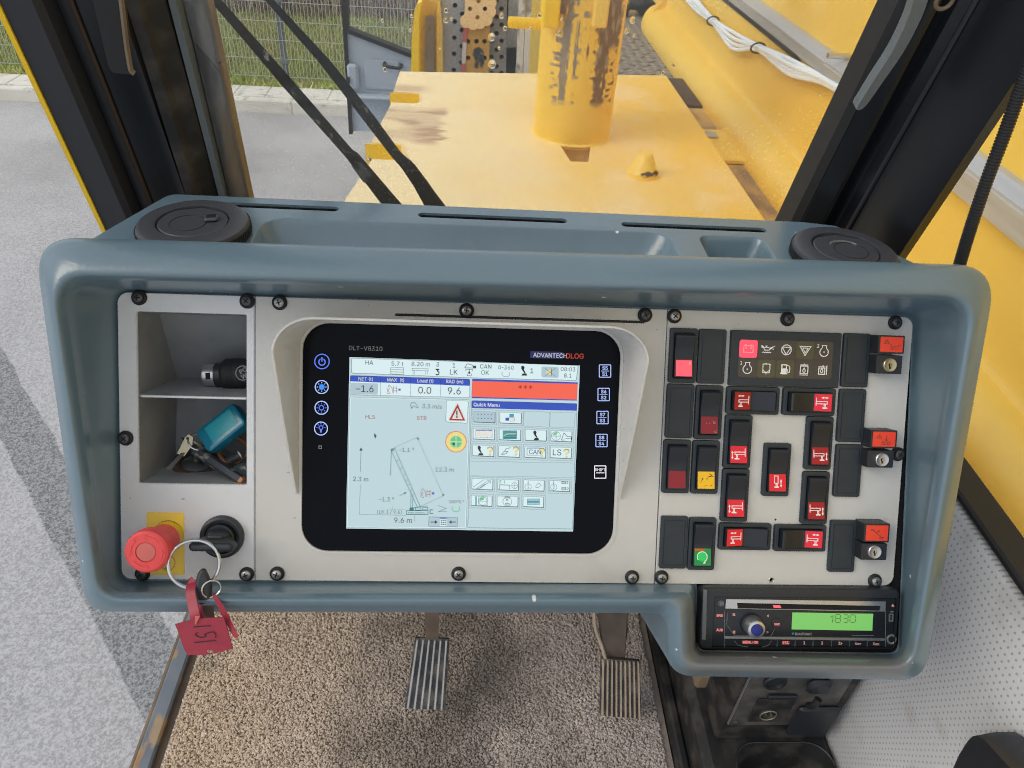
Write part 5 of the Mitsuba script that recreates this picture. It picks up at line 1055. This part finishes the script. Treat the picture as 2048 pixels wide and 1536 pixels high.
filt = [loop_([(-.46, .58), (.46, .58), (.46, -.55), (-.46, -.55)], .09), ln([(-.46, -.2), (0, -.55), (.46, -.2)], .09), ln([(0, .58), (0, .75)], .09), ln([(0, -.55), (0, -.75)], .09)]
fuel = [sbox(-.55, -.60, .22, .62).difference(sbox(-.40, .08, .08, .48)), ln([(.22, .5), (.5, .4), (.62, .1), (.56, -.45), (.36, -.45), (.32, .0)], .10), ln([(-.65, -.62), (.32, -.62)], .12)]
drop_ = Polygon([(0, .3), (.22, -.12), (.16, -.34), (0, -.42), (-.16, -.34), (-.22, -.12)])
tank1 = [loop_([(-.5, .45), (.5, .45), (.5, -.55), (-.5, -.55)], .11), drop_.difference(drop_.buffer(-.09)), ln([(-.5, .6), (.5, .6)], .1), ln([(0, .6), (0, .78)], .1), ln([(-.55, -.72), (.55, -.72)], .06)]
tank2 = [sbox(-.62, -.62, .32, .30).difference(drop_.buffer(.02)), drop_.buffer(-.06), ln([(-.62, .42), (.3, .42)], .1), ln([(0, .42), (0, .65)], .1), ln([(.5, .6), (.5, -.62)], .12)]
tank2[0] = sbox(-.62, -.62, .32, .30).difference(sbox(-.5, -.5, .2, .2)); tank2[1] = affinity.translate(drop_.difference(drop_.buffer(-.09)), -.15, 0)
cells = [('lit', battery), ('cell_brown', oil), ('cell_brown', tri), ('cell_olive', hazard), ('cell_brown', eng()), ('cell_brown', eng()), ('cell_olive', filt), ('cell_olive', fuel), ('cell_brown', tank1), ('cell_brown', tank2)]
for i, (cm, sg) in enumerate(cells):
    cx, cy = X0 + cwid * (i % 5 + .5), Y1 - chei * (i // 5 + .5)
    m = rbox(cx, cy, cwid * .47, chei * .46, WZ + .0003, WZ + .0006, .0022, .0001)
    if cm == 'lit': k = obj('lamp', m, 'lens_red', cl, face=True, smooth=False, emitter=glow((1.0, .075, .13), LIT), label='battery warning lamp glowing red')
    else: k = obj('lamp', m, cm, cl, face=True, smooth=False)
    ink_local(k, cx, cy, chei * .40, sg, WZ + .00065, 'white_ink' if i else 'pink_ink')
    if i in (4, 5):
        tx_ = meshkit.text_mesh('2' if i == 4 else '1', .0034, .0001); tx_.apply_translation((cx - cwid * .42, cy + chei * .16, WZ + .00065)); obj('digit', tx_, 'white_ink', k, smooth=False, face=True)

# ================================================================== KEY LOCK BUTTONS
warn = [loop_([(-.75, .12), (-.25, .12), (-.5, .62)], .06), ln([(-.5, .45), (-.5, .25)], .05)]
def keybutton(fr1, fr2, cyl, backx, label, signs, lockmat):
    t = thing('key_lock_button', label, 'key switch')
    for nm, q, w, bk_ in (('button', fr1, .017, backx), ('lock_block', fr2, .0155, backx)):
        a, c = P(q[0], q[1], w), P(q[2], q[3], w)
        k = obj(nm, rbox((a[0] + c[0]) / 2, (a[1] + c[1]) / 2, abs(c[0] - a[0]) / 2, abs(a[1] - c[1]) / 2, 0, w, .0009, .0006), 'black_plastic', t, face=True, smooth=25)
        if nm == 'button':
            cx, cy, hx, hy = (a[0] + c[0]) / 2, (a[1] + c[1]) / 2, abs(c[0] - a[0]) / 2, abs(a[1] - c[1]) / 2
            l = obj('lens', rbox(cx, cy, hx * .86, hy * .84, w - .001, w + .0006, .0008, .0005), 'lens_orange', t, face=True)
            g = unary_union(signs); m = ext(g, 0, 1); v = m.vertices; m.vertices = np.c_[cx + v[:, 0] * hx * .8, cy + v[:, 1] * hy * .8, w + .00065 + v[:, 2] * .0001]; obj('sign', m, 'brown_leather', l, smooth=False, face=True)
        else:
            q = P(cyl[0], cyl[1], w + .002); z0 = w
            ky = solid(lathe([(.0064, z0), (.0064, z0 + .0024), (.0058, z0 + .0030), (.0040, z0 + .0024), (0, z0 + .0024)], 32)) - M3(bx(-.0009, .0009, -.0036, .0014, z0 + .0006, z0 + .01)) - solid(lathe([(.0017, z0 + .0006), (.0017, z0 + .01)], 16))
            cy_ = obj('cylinder', xf(fromM3(ky), TR(q[0], q[1], 0)), lockmat, t, face=True, smooth=30)
            obj('keyway', xf(ext(sbox(-.0009, -.0036, .0009, .0014), z0 + .0003, z0 + .0008), TR(q[0], q[1], 0)), 'black_deep', cy_, face=True, smooth=False)
keybutton((1758, 670, 1808, 708), (1754, 710, 1803, 748.5), (1780, 730), 0, 'top red warning button with a brassy key lock below it', warn + [ln([(-.2, -.65), (.1, -.65), (-.05, -.4), (-.1, .05)], .06), ln([(.1, -.5), (.3, -.2), (.6, -.25), (.85, -.05)], .07), ln([(.3, -.6), (.6, -.55)], .06)], 'brass_metal')
keybutton((1743, 860, 1793, 897), (1736, 901, 1786, 936), (1764.5, 919.5), 0, 'middle red warning button and key lock, beside a screw', warn + [ln([(.2, .55), (.2, -.05)], .06), Polygon([(.06, .0), (.34, .0), (.2, -.28)]), loop_([(-.2, -.35), (.55, -.35), (.55, -.75), (-.2, -.75)], .06), ln([(0, -.35), (.1, -.75)], .05), ln([(.3, -.35), (.35, -.75)], .05)], 'satin_metal')
keybutton((1729.5, 1047, 1778, 1085), (1723.5, 1087, 1772.5, 1120.5), (1749.5, 1104), 0, 'lowest red button with boom sign and silver key lock', [circle(-.48, .45, .14, .06), ln([(-.40, .36), (.35, -.45)], .07), ln([(-.1, .1), (.2, .28)], .06), Polygon([(.12, .2), (.3, .38), (.06, .36)]), ln([(.2, -.55), (.6, -.55), (.5, -.75), (.25, -.75)], .08)], 'satin_metal')

# ================================================================== RADIO
rd = thing('car_radio', 'black car radio with a green lit display below the switch panel', 'radio')
RQ = lambda x, y: (1370 + x / 4.452, 1160 + y / 4.452)
a, b, c, d = [P(*RQ(*q), .008) for q in ((150, 52), (1905, 92), (1885, 636), (118, 598))]
x0, x1, y0, y1 = (a[0] + d[0]) / 2, (b[0] + c[0]) / 2, (c[1] + d[1]) / 2, (a[1] + b[1]) / 2
trim = solid(rbox((x0 + x1) / 2, (y0 + y1) / 2, (x1 - x0) / 2, (y1 - y0) / 2, -.004, .0100, .006, .0035))
e, f_, g_, h_ = [P(*RQ(*q), .008) for q in ((250, 128), (1872, 168), (1860, 605), (245, 590))]
u0, u1, v0, v1 = (e[0] + h_[0]) / 2, (f_[0] + g_[0]) / 2, (g_[1] + h_[1]) / 2, (e[1] + f_[1]) / 2
obj('trim', fromM3(trim - M3(bx(u0, u1, v0, v1, .0055, .02))), 'black_plastic', rd, face=True, smooth=30)
obj('face', rbox((u0 + u1) / 2, (v0 + v1) / 2, (u1 - u0) / 2 - .0006, (v1 - v0) / 2 - .0006, .004, .0085, .0015, .0010), 'black_satin', rd, face=True, smooth=30)
ZF = .0085
ri = Ink(ZF + .0001, RQ, 1.2e-4)
def rpl(nm, pts, z0, z1, mt, parent=rd, **k): m = ext(Polygon([tuple(P(*RQ(*p), z1)[:2]) for p in pts]), z0, z1); return obj(nm, m, mt, parent, smooth=False, face=True, **k)
def RP(pts): return Polygon([tuple(P(*RQ(*p), .009)[:2]) for p in pts])
obj('silver_bar', ext(RP([(365, 168), (1785, 190), (1780, 278), (358, 252)]).difference(RP([(465, 205), (1735, 232), (1730, 268), (470, 248)]).buffer(.0004)), ZF, ZF + .0012), 'satin_metal', rd, smooth=False, face=True)
rpl('disc_slot', [(465, 205), (1735, 232), (1730, 268), (470, 248)], ZF, ZF + .0003, 'black_deep')
rpl('disc_slot_light', [(782, 224), (846, 226), (858, 250), (792, 248)], ZF + .0003, ZF + .0006, 'lens_red', emitter=glow((1, .12, .15), LIT))
lcd = rpl('green_display', [(957, 291), (1676, 303), (1668, 452), (952, 440)], ZF, ZF + .0006, 'black_satin', emitter=glow((.17, .50, .11), LIT))
dg = Ink(ZF + .0007, RQ, 1e-4)
def seg(x, y, w, h, on):
    S = {'a': [(x + 6, y), (x + w - 6, y + 1)], 'b': [(x + w, y + 5), (x + w - 1, y + h / 2 - 4)], 'c': [(x + w - 1, y + h / 2 + 4), (x + w - 2, y + h - 5)], 'd': [(x + 4, y + h), (x + w - 7, y + h)], 'e': [(x - 1, y + h / 2 + 4), (x - 2, y + h - 5)], 'f': [(x, y + 5), (x - 1, y + h / 2 - 4)], 'g': [(x + 5, y + h / 2), (x + w - 6, y + h / 2)]}
    for s in on: dg.line(S[s], 4.5, 'black_ink', 1)
dg.line([(1318, 312), (1315, 342)], 5, 'black_ink', 1); dg.line([(1314, 350), (1311, 378)], 5, 'black_ink', 1); dg.line([(1296, 334), (1308, 318)], 4, 'black_ink', 1)
seg(1338, 308, 48, 68, 'abcdefg'); seg(1410, 309, 42, 68, 'abcdg'); seg(1470, 310, 48, 66, 'abcdef'); dg.done(lcd, 'digit')
obj('silver_strip', ext(RP([(352, 500), (1776, 518), (1776, 540), (352, 520)]), ZF, ZF + .0010), 'satin_metal', rd, smooth=False, face=True)
rpl('side_strip', [(165, 86), (196, 88), (186, 532), (150, 530)], .0100, .0108, 'post_grey')
q = P(*RQ(598, 400), .01)
obj('knob_base', xf(lathe([(.0108, ZF), (.0104, ZF + .0030), (.0092, ZF + .0038), (0, ZF + .0038)], 40), TR(q[0], q[1])), 'black_plastic', rd, face=True)
kn = obj('volume_knob', xf(lathe([(.0092, ZF + .0036), (.0090, ZF + .0100), (.0082, ZF + .0128), (.0060, ZF + .0136), (.0056, ZF + .0128), (0, ZF + .0128)], 40), TR(q[0], q[1])), 'satin_metal', rd, face=True)
obj('knob_cap', xf(lathe([(.0055, ZF + .0126), (.0053, ZF + .0138), (.004, ZF + .0143), (0, ZF + .0145)], 32), TR(q[0], q[1])), 'knob_blue', kn, face=True)
q = P(*RQ(820, 392), .01); obj('source_button', xf(lathe([(.0050, ZF), (.0050, ZF + .0008), (.0046, ZF + .0012), (0, ZF + .0012)], 32), TR(q[0], q[1])), 'black_plastic', rd, face=True)
sr = Ink(ZF + .00125, RQ, 1e-4); sr.text('SRC', 820, 402, 19, 'g_radio_red', 1, 1, True, True); sr.done(rd, 'lettering')
for t_, x, y, h, c_ in (('BND', 310, 326, 22, 'g_radio_red'), ('AUD', 308, 455, 22, 'g_radio_red'), ('MENU OK', 583, 566, 24, 'g_radio_red'), ('ESC', 898, 570, 25, 'g_radio_red'), ('1', 1061, 570, 25, 'pink_ink'), ('2', 1220, 572, 25, 'pink_ink'), ('3▸▸', 1382, 575, 24, 'pink_ink'), ('4', 1520, 577, 24, 'pink_ink'), ('RPT', 1550, 577, 16, 'pink_ink'), ('5', 1680, 579, 24, 'pink_ink'), ('MIX', 1710, 579, 16, 'pink_ink'), ('<', 737, 330, 30, 'pink_ink'), ('>', 735, 476, 30, 'pink_ink')):
    ri.text(t_.replace('▸▸', '»'), x, y, h, c_, 1, 1, True, True, .92)
for y, s in ((310, -1), (460, 1)): ri.line([(424, y + 8 * s), (446, y - 8 * s)], 5, 'pink_ink', 1); ri.line([(424, y - 8 * s), (446, y + 8 * s)], 5, 'pink_ink', 1); ri.line([(424, y + 13 * s), (446, y + 13 * s)], 4, 'pink_ink', 1)
ri.text('BLAUPUNKT', 976, 489, 20, 'grey_ink', 1, .8, True, False, .92); ri.circ(959, 477, 10, 'fob_blue_window', 1); ri.line([(1485, 492), (1680, 494)], 3, 'grey_ink', 1)
ri.poly([(1848, 212), (1862, 236), (1836, 236)], 'pink_ink', 1); ri.text('USB', 1842, 286, 10, 'grey_ink', 1, 0, True, True); ri.text('AUX', 1842, 490, 10, 'grey_ink', 1, 0, True, True)
ri.text('IV', 324, 219, 20, 'grey_ink', 1, 0, True, True); ri.circ(322, 208, 24, 'grey_ink', 1, 3)
for x in (352, 1785): ri.line([(x, 275), (x - 3, 595)], 2.5, 'grey_ink', 1)
for x in (820, 980, 1140, 1303, 1463, 1622): ri.line([(x, 535), (x - 2, 592)], 2, 'grey_ink', 1)
ri.line([(375, 290), (372, 400), (440, 490), (760, 508), (800, 430)], 2, 'grey_ink', 1); ri.line([(440, 540), (470, 582), (560, 596)], 2, 'grey_ink', 1); ri.line([(770, 540), (740, 582), (690, 596)], 2, 'grey_ink', 1)
ri.done(rd, 'lettering')
fr = RP([(1818, 300), (1856, 300), (1852, 370), (1816, 370)]); obj('usb_port', ext(fr.difference(fr.buffer(-.0010)), ZF, ZF + .0008), 'satin_metal', rd, smooth=False, face=True)
q = P(*RQ(1840, 530), .009); obj('audio_jack', xf(lathe([(.0050, ZF), (.0048, ZF + .0007), (.0040, ZF + .0008), (.0032, ZF + .0003), (0, ZF + .0003)], 28), TR(q[0], q[1])), 'satin_metal', rd, face=True)
obj('jack_hole', xf(lathe([(.0030, ZF + .0004), (0, ZF + .0005)], 20), TR(q[0], q[1])), 'black_deep', rd, face=True)

# ================================================================== EMERGENCY STOP, IGNITION
EQ = lambda x, y: (220 + x / 4.653, 1000 + y / 4.653)
stk = thing('warning_sticker', 'yellow square sticker behind the emergency stop button', 'sticker')
a, b, c, d = [P(*EQ(*q)) for q in ((340, 112), (690, 115), (686, 696), (345, 700))]
sx0, sx1, sy0, sy1 = a[0], b[0], c[1], a[1]
obj('sheet', rbox((sx0 + sx1) / 2, (sy0 + sy1) / 2, (sx1 - sx0) / 2, (sy1 - sy0) / 2, .0001, .0005, .0018, .0001), 'sticker_yellow', stk, face=True, smooth=False)
si_ = Ink(.0006, EQ); si_.circ(535, 585, 72, 'black_ink', 1, 4); si_.line([(485, 560), (510, 600), (520, 640), (545, 600), (570, 580)], 4, 'black_ink', 1); si_.line([(470, 600), (520, 645)], 4, 'black_ink', 1); si_.circ(541, 336, 146, 'brown_leather', 1, 6); si_.done(stk, 'print')
es = thing('emergency_stop_button', 'red mushroom emergency stop button on the yellow sticker', 'emergency stop')
q = P(*EQ(541, 336), .001); E_ = PANEL @ TR(q[0], q[1], 0)
obj('collar', lathe([(.0140, .0006), (.0140, .0090), (.0135, .0095), (0, .0095)], 48), 'collar_yellow', es, A=E_, smooth=30)
obj('barrel', lathe([(.0136, .0090), (.0148, .0300), (.0145, .0308), (.0153, .0316), (.0156, .0360), (0, .036)], 56), 'estop_red', es, A=E_, smooth=25)
hb_ = solid(lathe([(.0170, .0350), (.0186, .0362), (.0188, .0440), (.0180, .0468), (.0160, .0482), (.0086, .0484), (.0086, .0470), (0, .0470)], 64))
hp2 = obj('head', fromM3(hb_), 'estop_red', es, A=E_, smooth=25)
obj('cap', lathe([(.0080, .0468), (.0080, .0478), (.0074, .0481), (0, .0482)], 40), 'estop_cap', es, A=E_, smooth=30)
for k in range(4):
    a0 = 40 + 90 * k; arcp = [(.0132 * math.cos(math.radians(t)), .0132 * math.sin(math.radians(t))) for t in np.linspace(a0, a0 + 48, 9)]
    e = np.array(arcp[-1]); dr_ = e - np.array(arcp[-2]); dr_ /= np.linalg.norm(dr_); nn = np.array([-dr_[1], dr_[0]])
    g = unary_union([LineString(arcp).buffer(.0010, cap_style=2), Polygon([e + dr_ * .0035, e + nn * .0022, e - nn * .0022])]); obj('arrow', ext(g, .0480, .0489), 'estop_red', hp2, A=E_, smooth=False)
ig = thing('ignition_switch', 'black ignition switch with a black key in it', 'ignition switch')
q = P(443.5, 1074, .003); I_ = PANEL @ TR(q[0], q[1], 0)
obj('bezel_ring', lathe([(.0196, 0), (.0198, .0030), (.0188, .0058), (.0170, .0066), (.0150, .0062), (.0142, .0040), (0, .0040)], 56), 'black_plastic', ig, A=I_, smooth=30)
obj('barrel', lathe([(.0136, .0038), (.0130, .0095), (.0118, .0105), (0, .0105)], 48), 'black_satin', ig, A=I_, smooth=30)
ck_ = [(-.0075, .003, .009), (.0075, .003, .009), (-.0075, .010, .009), (.0075, .010, .009), (-.010, .0035, .018), (.010, .0035, .018), (-.010, -.004, .018), (.010, -.004, .018), (-.0070, .010, .016), (.0070, .010, .016)]
bow = []
for x, y, z, r in ((-.0150, -.0005, .030, .0042), (.0150, -.0005, .030, .0042), (-.0150, -.001, .0235, .0036), (.0165, -.001, .0235, .0036), (-.0075, .001, .0125, .0040), (.0075, .001, .0125, .0040)):
    s = trimesh.creation.icosphere(subdivisions=2, radius=r); s.apply_translation((x, y, z)); bow.append(s.vertices)
hub = []
for x, y, z, r in ((-.006, .004, .011, .004), (.006, .004, .011, .004), (-.0045, .005, .020, .003), (.0045, .005, .020, .003)):
    s = trimesh.creation.icosphere(subdivisions=1, radius=r); s.apply_translation((x, y, z)); hub.append(s.vertices)
kb_ = M3(hullpts(np.vstack(bow))) + M3(hullpts(np.vstack(hub)))
obj('key', fromM3(kb_), 'black_plastic', ig, A=I_, smooth=40)

# ---- bunch of keys
kr = thing('key_ring', 'steel key ring hanging from the ignition key', 'key ring')
q = P(*EQ(786, 590), .036)
obj('ring', ring(q, .0208, .0013, (.20, .10, 1), 72, 10, 1.9, .0022), 'chrome', kr, face=True)
q = P(*EQ(942, 828), .045); obj('small_ring', ring(q, .0076, .0007, (.55, -.1, 1), 40, 8), 'chrome', kr, face=True)
sk = thing('spare_key', 'black-headed spare key hanging edge-on from the ring', 'key')
hp_s = []
for (x, y), r in (((850, 690), .0030), ((868, 668), .0030), ((835, 800), .0044), ((905, 780), .0040), ((850, 930), .0040), ((905, 925), .0040)):
    s = trimesh.creation.icosphere(subdivisions=2, radius=r); s.apply_translation(P(*EQ(x, y), .043)); hp_s.append(s.vertices)
obj('bow', hullpts(np.vstack(hp_s)), 'black_plastic', sk, smooth=40, face=True)
pa, pb = P(*EQ(905, 950), .043), P(*EQ(925, 1095), .043)
obj('blade', hullpts(np.vstack([[p + o for o in ([-.0042, 0, -.001], [.0042, 0, -.001], [.0042, 0, .001], [-.0042, 0, .001])] for p in (pa, pb)])), 'pedal_arm', sk, face=True, smooth=False)
tg_ = thing('key_tag', 'square red key tag with handwritten 151', 'key tag')
TQ = lambda x, y, w: P(*EQ(x, y), w)
g = Polygon([EQ(*p) for p in ((605, 1158), (760, 1112), (900, 1092), (1060, 1092), (1100, 1230), (1140, 1385), (1000, 1418), (900, 1434), (728, 1438), (690, 1385), (640, 1240))]).difference(affinity.scale(Point(*EQ(935, 1408)).buffer(5.5), 1.2, .7))
tg_w = .058
m = ext(g, 0, 1); v = m.vertices; uv_ = P(v[:, 0], v[:, 1], tg_w); m.vertices = np.c_[uv_[:, :2], tg_w - .0014 + v[:, 2] * .0014 + .0016 * np.sin((v[:, 0] - 350) / 35)]; m.fix_normals()
obj('card', m, 'tag_red', tg_, face=True, smooth=False)
lpp = [TQ(x, y, w) for x, y, w in ((805, 1130, .0585), (790, 1060, .058), (770, 960, .054), (752, 860, .050), (758, 790, .045), (772, 755, .040), (785, 770, .035), (800, 860, .036), (822, 970, .042), (826, 1060, .052), (815, 1120, .058))]
sl_ = spline(lpp, 40); tt = np.gradient(sl_, axis=0); wv = np.cross(tt, [0, 0, 1.0]); wv /= np.maximum(np.linalg.norm(wv, axis=1)[:, None], 1e-9); wv = np.where(wv[:, :1] < 0, -wv, wv)
obj('strap', loft([np.array([p - w_ * .0042, p + w_ * .0042, p + w_ * .0042 + [0, 0, .0011], p - w_ * .0042 + [0, 0, .0011]]) for p, w_ in zip(sl_, wv)]), 'tag_red', tg_, face=True, smooth=False)
obj('strap_tip', hullpts([TQ(790, 1078, .0600), TQ(838, 1078, .0600), TQ(800, 1160, .0602), TQ(790, 1150, .0602), TQ(790, 1078, .0612), TQ(838, 1078, .0612), TQ(800, 1160, .0612), TQ(790, 1150, .0612)]), 'pink_ink' if False else 'estop_cap', tg_, face=True, smooth=False)
tk = Ink(tg_w + .0019, EQ, 1e-4)
tk.line([(775, 1182), (850, 1176), (936, 1170)], 8, 'black_ink', 1); tk.line([(782, 1328), (880, 1318), (986, 1308)], 8, 'black_ink', 1)
tk.line(list(map(tuple, spline(np.array([(984, 1282), (968, 1232), (902, 1240), (880, 1252), (892, 1262), (876, 1276), (836, 1278), (796, 1258), (798, 1242), (816, 1236)]), 40))), 8, 'black_ink', 1)
tk.done(tg_, 'handwriting')
t2 = thing('key_tag', 'narrow red key tag hanging edge-on beside the square one', 'key tag')
pts = [TQ(x, y, w) for x, y, w in ((945, 872, .046), (985, 885, .048), (1050, 980, .051), (1110, 1090, .054), (1160, 1200, .056), (1186, 1250, .057), (1178, 1284, .057), (1150, 1275, .056), (1100, 1190, .053), (1040, 1080, .050), (990, 970, .048), (955, 900, .046))]
c_ = np.array(pts); obj('card', cat([loft([c_ * 1.0, c_ + np.array([.0012, 0, .0016])])]), 'tag_red', t2, face=True, smooth=False)

# ================================================================== THINGS IN THE POCKETS
ch_k = thing('charger_plug', 'black socket charger with a metal tip in the upper pocket', 'charger')
a = P(458, 747, -.045); CHG = PANEL @ TR(-.232, my + .0175, -.045) @ RZ(4)
body = lathe([(.0, -.018), (.0098, -.0178), (.0106, -.016), (.0106, -.006), (.0112, -.0058)], 40, 'x')
obj('metal_tip', lathe([(0, -.0180), (.0090, -.0180), (.0104, -.0168), (.0108, -.0150), (.0108, -.0058), (0, -.0058)], 40, 'x'), 'satin_metal', ch_k, A=CHG, smooth=30)
obj('neck', lathe([(0, -.0060), (.0116, -.0060), (.0120, .0000), (.0138, .0016), (0, .0016)], 40, 'x'), 'black_plastic', ch_k, A=CHG, smooth=30)
obj('body', lathe([(0, .0014), (.0138, .0014), (.0150, .0035)] + [(.0150 + .0004 * (i % 2), .004 + i * .0011) for i in range(10)] + [(.0152, .0165), (.0140, .030), (0, .030)], 40, 'x'), 'black_rubber', ch_k, A=CHG, smooth=20)
em = Ink(-.029); em.circ(486, 746, 15, 'grey_ink', 1, 1.4); em.text('PO', 481, 749, 8.5, 'grey_ink', 1, -30, True); em.text('W', 485, 759, 8.5, 'grey_ink', 1, -30, True); em.done(ch_k, 'emblem')
for x_ in (-.0105, -.0095): pass
obj('contact_slot', bx(-.0128, -.0085, -.003, .003, .0100, .0110), 'black_deep', ch_k, A=CHG, smooth=False)
fb = thing('key_fob', 'translucent blue key fob lying in the lower pocket', 'key fob')
FB = PANEL @ TR(*P(447, 857, -.040)) @ RZ(40) @ RX(-22)
obj('shell', rbox(0, 0, .0235, .0135, -.006, .006, .005, .003), 'fob_blue', fb, A=FB, smooth=40)
obj('window', rbox(.002, .001, .0155, .0085, .0058, .0064, .0012, .0004), 'fob_blue_window', fb, A=FB)
def inpocket(x, y, d): return P(x, y, -d)
ky = thing('flat_key', 'dull steel key leaning on the pile in the lower pocket', 'key')
hd0 = Polygon([(356, 906), (372, 874), (379, 868), (388, 874), (386, 890), (370, 912)]).difference(Point(377, 876).buffer(3.2))
bl0 = Polygon([(386, 888), (343, 939), (337, 939), (334, 936), (366, 902)])
def pocketplate(g, d0, d1, th, mt, parent, nm):
    m = ext(g, 0, 1); v = m.vertices; yy = v[:, 1]; t = (yy - yy.min()) / np.ptp(yy); w = -(d0 * (1 - t) + d1 * t); q = P(v[:, 0], v[:, 1], w); m.vertices = np.c_[q[:, :2], w + v[:, 2] * th]; m.fix_normals(); return obj(nm, m, mt, parent, smooth=False, face=True)
pocketplate(hd0, .036, .030, .0022, 'pedal_arm' if False else 'brass_metal', ky, 'head'); pocketplate(bl0, .038, .016, .0020, 'screw_steel', ky, 'blade')
obj('split_ring', ring(P(395, 884, -.036), .0085, .0009, (.5, .6, .6), 40, 8), 'chrome', ky, face=True)
br = thing('hex_bar', 'chipped dark hexagonal steel bar lying across the lower pocket', 'bar')
pa, pb = P(385, 897, -.038), P(482, 961, -.0085)
obj('shaft', tube(np.array([pa, pa * .65 + pb * .35, pa * .35 + pb * .65, pb]), .0050, 6), 'iron_bar', br, smooth=False, face=True)
dd = (pb - pa) / np.linalg.norm(pb - pa); obj('worn_end', tube(np.array([pb - dd * .0001, pb + dd * .0032]), [.0049, .0036], 6), 'copper', br, smooth=False, face=True)
bt = thing('loose_bolt', 'threaded steel bolt with a round head in the lower pocket', 'bolt')
pa, pb = P(453, 925, -.045), P(478, 912, -.050); n_ = 40
obj('thread', tube(np.array([pa + (pb - pa) * t for t in np.linspace(0, 1, n_)]), .0040 + .0005 * np.sin(np.arange(n_) * 2.1), 12), 'screw_steel', bt, face=True)
obj('head', tube(np.array([pb, pb + (pb - pa) * .12, pb + (pb - pa) * .22]), [.0085, .0085, .005], 16), 'screw_steel', bt, face=True)
wr = thing('leather_ring', 'brown curled leather loop under the keys in the pocket', 'leather loop')
obj('loop', ring(P(395, 925, -.055), .019, .0042, (.1, .85, .5), 40, 8), 'brown_leather', wr, face=True)
cr = thing('copper_ring', 'copper coloured ring behind the bolt in the pocket', 'ring')
obj('band', ring(P(466, 900, -.058), .013, .0022, (.2, .4, .9), 40, 8), 'copper', cr, face=True)
ws_ = thing('coil_key', 'dark clump of small keys behind the blue fob', 'keys')
for i in range(4):
    pa, pb = P(372 + i * 22, 878 + i * 6, -.060 + .004 * i), P(398 + i * 26, 926 - i * 5, -.050 - .004 * i)
    obj('key', hullpts(np.vstack([[p + o for o in ([-.004, .002, 0], [.004, -.002, 0], [.004, -.002, .0018], [-.004, .002, .0018])] for p in (pa, pb)])), ('iron_bar', 'brass_metal', 'screw_dark', 'screw_steel')[i], ws_, face=True, smooth=False)
dw = thing('dark_washer', 'steel washer lying at the right of the pocket floor', 'washer')
obj('ring', xf(lathe([(.0090, -.001), (.0090, .001), (.0045, .001), (.0045, -.001)], 28), TR(*P(484, 940, -.028)) @ RX(-60) @ RZ(20)), 'screw_steel', dw, face=True)
